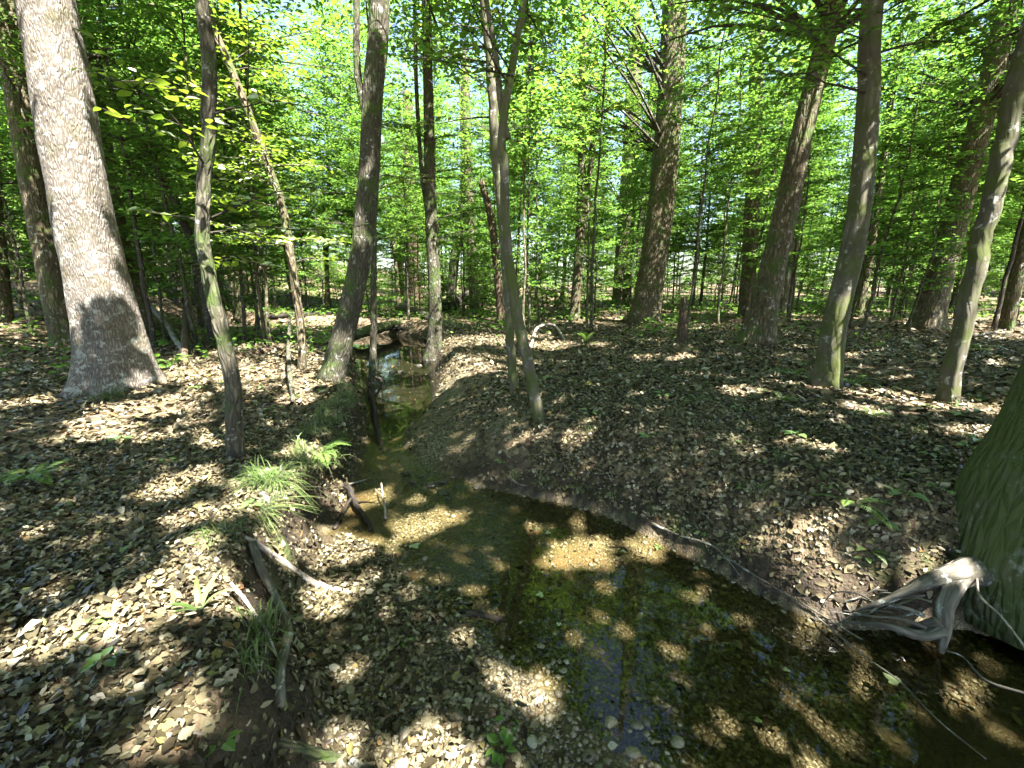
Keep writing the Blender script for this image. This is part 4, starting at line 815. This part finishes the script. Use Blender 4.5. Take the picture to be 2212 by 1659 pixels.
for k in range(46):
    a = R.uniform(60, 2150); b = R.uniform(900, 1620) if R.random() < .7 else R.uniform(720, 900); p = on_ground(a, b)
    q = lookup(GI, np.array([p[0]]), np.array([p[1]]))[0]
    if q[0] < .05: continue
    w = R.uniform(30, 120); s = R.uniform(-.5, .5)
    side = 'right of the creek' if q[2] > .5 else 'left of the creek'
    ST('twig', 'small dead twig scattered on the leaves %s' % side, [(a, b), (a+w*.5, b+w*s*.5+R.uniform(-8, 8)), (a+w, b+w*s)], R.uniform(2.5, 5), 2, ['root', 'deadpale', 'bark_dark'][k % 3], 'twig', .8, 5, R.integers(0, 3), group='twigs on the litter %s' % side, n=10)

lap('ferns')
# ---------------------------------------------------------------- ferns, sedge and seedlings
def frond_mesh(seed, L=.5):
    rng = np.random.default_rng(seed); n = 26; t = np.linspace(0, 1, n); ax = np.stack([L*t, 0*t, L*(.75*t-.72*t*t)], 1)
    w = .17*L*np.sin(np.pi*np.clip(t*.92+.10, 0, 1))**.8+.01; P = []; A = []; Nn = []; Ls = []
    tang = unit(np.gradient(ax, axis=0)); nor = unit(np.cross(tang, np.array([0, 1., 0]))*-1); nor[nor[:, 2] < 0] *= -1
    for s in (-1, 1):
        P.append(ax[3:]); a = unit(np.array([0, s, 0])[None]*.9+tang[3:]*.45-UP*.12+rng.normal(0, .05, (n-3, 3))); A.append(a); Nn.append(unit(nor[3:]+rng.normal(0, .15, (n-3, 3)))); Ls.append(w[3:])
    P, A, Nn, Ls = map(np.concatenate, (P, A, Nn, Ls)); Nn = unit(Nn-A*np.sum(A*Nn, 1, keepdims=True))
    me = leaf_mesh('frond', P, A, Nn, Ls, Ls*0+L*.017, rng.random(len(P)), True, .1, .1); me.materials.append(M['fern']); return me
fronds = [frond_mesh(800+i) for i in range(4)]
def fern(px, py, n, sc, label, group=None, arc=(0, 6.283), p=None):
    b = on_ground(px, py) if p is None else np.array(p); t = empty('fern', b, label, 'fern', group)
    for k in range(n):
        o = obj('frond', fronds[R.integers(4)], None, t); az = arc[0]+(arc[1]-arc[0])*(k+R.uniform(.2, .8))/n; s = .68*sc*R.uniform(.75, 1.15); o.scale = (s, s, s*R.uniform(.8, 1.3)); o.rotation_euler = (R.normal(0, .12), R.uniform(-.45, .1), az)
fern(694, 985, 9, .95, 'arching fern hanging from the undercut left bank over the creek', arc=(-1.6, 2.2))
fern(372, 790, 9, 1.1, 'bright sunlit fern at the foot of the huge pale tree beside the white pole')
fern(690, 745, 8, 1.3, 'pale green fern behind the leaning tree on the left terrace')
fern(1714, 812, 6, .9, 'upright blue green fern before the smooth olive trunk', arc=(-.6, 3))
fern(1842, 832, 8, .9, 'fern spreading at the creek side of the smooth olive trunk base')
fern(1880, 900, 7, .7, 'low fern in the leaves in front of the smooth olive trunk')
fern(1870, 1190, 6, .45, 'small fern hanging on the right bank beside the mossy roots')
fern(1840, 1090, 6, .7, 'dark shaded fern on the leaves above the right bank')
fern(1690, 870, 6, .6, 'small fern between the stump and the smooth olive trunk')
fern(60, 1040, 8, 1.0, 'dark shaded fern on the left terrace below the huge pale tree')
fern(2120, 760, 7, .9, 'fern in the shade behind the smooth mossy beech')
fern(1500, 870, 6, .6, 'small fern on the open leafy flat above the forked sapling')
for (a, b) in [(150, 700), (60, 720), (1540, 690), (620, 735), (580, 730), (2060, 720), (1150, 690), (520, 745)]: fern(a, b, 7, 1.0, 'fern in the shady ground at the back', 'ferns at the back')
def tuft_mesh(seed, nb, L, spread, w=.0035):
    rng = np.random.default_rng(seed); n = 6; t = np.linspace(0, 1, n); az = rng.uniform(0, 6.283, nb); ln = L*rng.uniform(.3, 1.15, nb)*(1+.35*np.sin(az*2+seed)); out = rng.uniform(.15, 1.1, nb)*spread; r0 = rng.uniform(0, .05, nb)
    dx, dy = np.cos(az), np.sin(az); rr = r0[:, None]+ln[:, None]*out[:, None]*t[None]**1.3; zz = ln[:, None]*((1.0-.25*out[:, None])*t[None]-(.35+.75*out[:, None])*t[None]**2.2)
    c = np.stack([dx[:, None]*rr, dy[:, None]*rr, zz], -1); wv = w*(1-t**2*.95)*1.0; s = np.stack([-dy, dx, 0*dx], 1)[:, None]*wv[None, :, None]; c = c+np.stack([-dy, dx, 0*dx], 1)[:, None]*(rng.normal(0, .22, nb)*ln)[:, None, None]*(t**2)[None, :, None]; c[:, :, :2] += rng.normal(0, .035, (nb, 1, 2))
    Vv = np.concatenate([c-s, c+s], 1); j = np.arange(n-1); pat = np.stack([j, j+1, j+1+n, j+n], 1).ravel()
    return mesh_np('grass_tuft', Vv.reshape(-1, 3), (np.arange(nb)[:, None]*2*n+pat).ravel(), np.arange(nb*(n-1))*4, rnd=np.repeat(rng.random(nb), n-1))
tufts = [tuft_mesh(900, 320, .38, 1.0), tuft_mesh(901, 110, .24, .8), tuft_mesh(902, 70, .2, .9, .003), tuft_mesh(903, 40, .17, .7, .003)]
for me in tufts: me.materials.append(M['sedge'])
def tuft(px, py, k, s, label, group=None, dz=0, tilt=(0, 0)):
    b = on_ground(px, py); o = obj('grass_tuft', tufts[k], None, None, b+[0, 0, dz]); o.scale = (s, s, s); o.rotation_euler = (tilt[0], tilt[1], R.uniform(0, 6.28)); tag(o, label, 'grass tuft', group)
tuft(585, 1050, 0, 1.0, 'big drooping sunlit grass tuft crowning the near bank edge')
tuft(570, 1120, 0, .9, 'second sunlit grass tuft just below the big drooping tuft', tilt=(0, .5))
tuft(540, 1035, 1, 1.0, 'grass tuft at the foot of the lichen spotted tree')
tuft(470, 1165, 1, 1.0, 'dark green grass tuft beside the pale sunlit branch')
tuft(555, 1375, 1, 1.1, 'fine grass tuft under the bleached stick on the near bank')
tuft(530, 1450, 2, 1.0, 'small grass tuft below the fine tuft on the near bank')
tuft(240, 860, 1, 1.6, 'bright grass tuft in front of the huge pale tree')
tuft(1000, 1060, 2, .8, 'small grass sprig at the right waterline')
for i, (a, b) in enumerate([(700, 900), (720, 880), (690, 925), (745, 860), (670, 945), (655, 985), (735, 840), (760, 870), (710, 985), (725, 950), (770, 840), (765, 800), (690, 1005), (650, 1010), (715, 915), (752, 880)]): tuft(a, b, 1, R.uniform(.9, 1.3), 'mossy grass tuft fringing the undercut left bank', 'bank fringe tufts')
for i, (a, b) in enumerate([(1110, 1030), (1200, 1050), (1260, 1060), (1420, 1110), (1600, 1180), (1330, 1075), (1480, 1150), (1170, 1035), (1850, 1330)]): tuft(a, b, 2+i % 2, R.uniform(.8, 1.3), 'small grass tuft on the right bank slope', 'right bank tufts')
for i in range(26):
    a = R.uniform(1250, 2150); b = R.uniform(760, 1060); tuft(a, b, 3, R.uniform(.6, 1.1), 'tiny grass sprig among the leaves of the right flat', 'grass sprigs right')
def plant_mesh(seed, nl, L, wid, up):
    rng = np.random.default_rng(seed); az = np.arange(nl)*2.4+rng.uniform(0, 1, nl); e = rng.uniform(up*.5, up, nl)
    A = unit(np.stack([np.cos(az), np.sin(az), e], 1)); h = rng.uniform(.02, .12, nl)*(L/.1)*.6; P = np.stack([np.cos(az)*.01, np.sin(az)*.01, h], 1); Nn = unit(UP+rng.normal(0, .2, (nl, 3))); Nn = unit(Nn-A*np.sum(A*Nn, 1, keepdims=True))
    Ls = L*rng.uniform(.7, 1.15, nl); return leaf_mesh('seedling', P+A*.015, A, Nn, Ls, Ls*wid, rng.random(nl), True, .3, .25), np.array([0, 0, h.max()])
def stem_mesh(h): return seg_mesh('stem', [[0, 0, -.02]], [[0, 0, h]], np.array([.003]), np.array([.002]), 5)
kinds = []
for i, (nl, L, w, u) in enumerate([(5, .09, .34, .3), (6, .07, .36, .25), (4, .11, .3, .4), (8, .06, .36, .3)]):
    lm, hp = plant_mesh(950+i, nl, L, w, u); lm.materials.append(M['seedling']); s_ = stem_mesh(hp[2]); s_.materials.append(M['bark_dark']); kinds.append((lm, s_))
def seedling(b, k, s, label, group=None):
    t = empty('seedling', b, label, 'seedling', group); t.scale = (s, s, s); t.rotation_euler = (0, 0, R.uniform(0, 6.28)); obj('leaves', kinds[k][0], None, t); obj('stem', kinds[k][1], None, t)
for (a, b, k, s, lab) in [(280, 1190, 1, .8, 'ground vine leaves above the sunlit leaf patch'), (230, 1440, 0, .65, 'broad leaved seedling at the lower edge of the sunlit leaf patch'), (190, 1365, 2, .6, 'pair of tiny seedling leaves lying in the sunlit leaf patch'), (1080, 1630, 3, 1.0, 'bright upright seedling growing out of the gravel'), (1096, 1570, 1, .7, 'single green leaf sprout on the mud'),
                     (480, 1620, 0, .6, 'dark green seedling beneath the curved grey stick'), (2090, 905, 1, 1.6, 'yellow green seedling in front of the smooth mossy beech'), (1945, 1085, 0, 1.2, 'pale leaved seedling on the leaves beside the mossy giant'), (1690, 810, 1, 1.5, 'tall thin seedling beside the upright blue green fern'), (880, 1395, 1, .5, 'green leaf sprig at the mud edge'), (1870, 1215, 0, .6, 'shiny seedling beside the mossy roots'), (1420, 1185, 1, .5, 'small green sprig on the right bank overhang')]: seedling(on_ground(a, b), k, s, lab)
for i in range(110):
    a = R.uniform(20, 2190); b = 660+R.random()**1.3*500; p = on_ground(a, b); q = lookup(GI, np.clip(p[:1], GX[0], GX[-1]), np.clip(p[1:2], GY[0], GY[-1]))[0]
    if q[0] < .1 or (q[2] < .5 and q[1] < .1): continue
    sd = 'nearest to '+near_lm(p[0], p[1])
    seedling(p, R.integers(4), R.uniform(.45, 1.05), 'small green seedling in the leaf litter %s' % sd, 'seedlings %s' % sd)
# low green ground cover at the back
n = 26000; a_ = R.uniform(-1.05, 1.05, n); r_ = 9+33*R.random(n)**.8; x, y = r_*np.sin(a_), r_*np.cos(a_)
q = lookup(GI, np.clip(x, GX[0], GX[-1]), np.clip(y, GY[0], GY[-1])); d_ = fbm(x*.45, y*.45, 99); k = (q[:, 0] > .4) & (R.random(n) < sstep(.42, .62, d_+np.where(x < -2, .14, 0)+np.where(y > 17, .12, 0)-np.where((x > 0) & (y < 15), .1, 0)))
x, y = x[k], y[k]; n = len(x); A_ = np.stack([np.cos(x*91), np.sin(x*91), R.normal(.1, .3, n)], 1); A_ = unit(A_); N_ = unit(UP+R.normal(0, .35, (n, 3))); N_ = unit(N_-A_*np.sum(A_*N_, 1, keepdims=True)); L_ = R.uniform(.05, .14, n)*(1+y/40)
gc = obj('ground_cover', leaf_mesh('ground_cover', np.column_stack([x, y, hz(x, y)+R.uniform(.03, .28, n)]), A_, N_, L_, L_*.3, R.random(n), True), M['leaf']); tag(gc, 'low green leafy ground cover under the far trees', 'ground cover', kind='stuff')
# broad pale plant and lily like plant
def strap_plant(px, py, L, w, n, label, m, spread=.5):
    b = on_ground(px, py); rng = np.random.default_rng(int(px)); az = np.linspace(0, 6.283, n, endpoint=False)+rng.uniform(0, .6, n); t = empty('leafy_plant', b, label, 'plant')
    for k in range(n):
        k_ = 7; tt = np.linspace(0, 1, k_); ln = L*rng.uniform(.7, 1.1); r = ln*spread*tt**1.4; zz = ln*(tt*.95-.45*spread*tt**2.3); wv = w*np.sin(np.pi*(tt*.88+.1))**.7
        c = np.stack([np.cos(az[k])*r, np.sin(az[k])*r, zz], 1); s = np.array([-math.sin(az[k]), math.cos(az[k]), 0])[None]*wv[:, None]
        VV = np.concatenate([c-s+UP*wv[:, None]*.4, c, c+s+UP*wv[:, None]*.4]); j = np.arange(k_-1); Fq = np.concatenate([np.stack([j, j+1, j+1+k_, j+k_], 1), np.stack([j+k_, j+k_+1, j+1+2*k_, j+2*k_], 1)])
        obj('leaf', mesh_np('leaf', VV, Fq.ravel(), np.arange(len(Fq))*4, rnd=rng.random(len(Fq))*0+rng.random()), M[m], t)
strap_plant(1266, 744, .42, .06, 5, 'pale broad leaved plant catching sun on the mound', 'seedling', .6)
strap_plant(432, 1330, .2, .013, 6, 'bright strap leaved lily like plant beside the sunlit leaf patch', 'sedge', .7)
# floating leaves
for (a, b, s) in [(1172, 1284, .05), (1180, 1150, .045), (1160, 1140, .03), (1290, 1100, .05), (1350, 1190, .04), (1210, 1350, .03), (1500, 1225, .04), (1940, 1476, .07), (893, 1176, .08), (1700, 1450, .03), (1640, 1560, .03)]:
    lm = leaf_mesh('floating_leaf', np.zeros((3, 3)), unit(np.array([[1., 0, .05], [.5, .8, .05], [.5, -.8, .05]])), np.tile(UP, (3, 1)), np.array([1., .7, .7]), np.array([.3, .24, .24]), np.array([.7, .8, .9]), True, .1, 0)
    o = obj('floating_leaf', lm, M['leaf_near'], None, at_z(a, b, ZW+.006)); o.scale = (s, s, s); o.rotation_euler = (0, 0, R.uniform(0, 6.28)); tag(o, 'small green leaf floating on the creek', 'leaf', 'floating leaves')
print('TRIS', sum(sum(len(p.vertices)-2 for p in me.polygons) if len(me.polygons) < 2000 else len(me.loops)-2*len(me.polygons) for me in bpy.data.meshes if me.users), 'OBJ', len(bpy.data.objects))
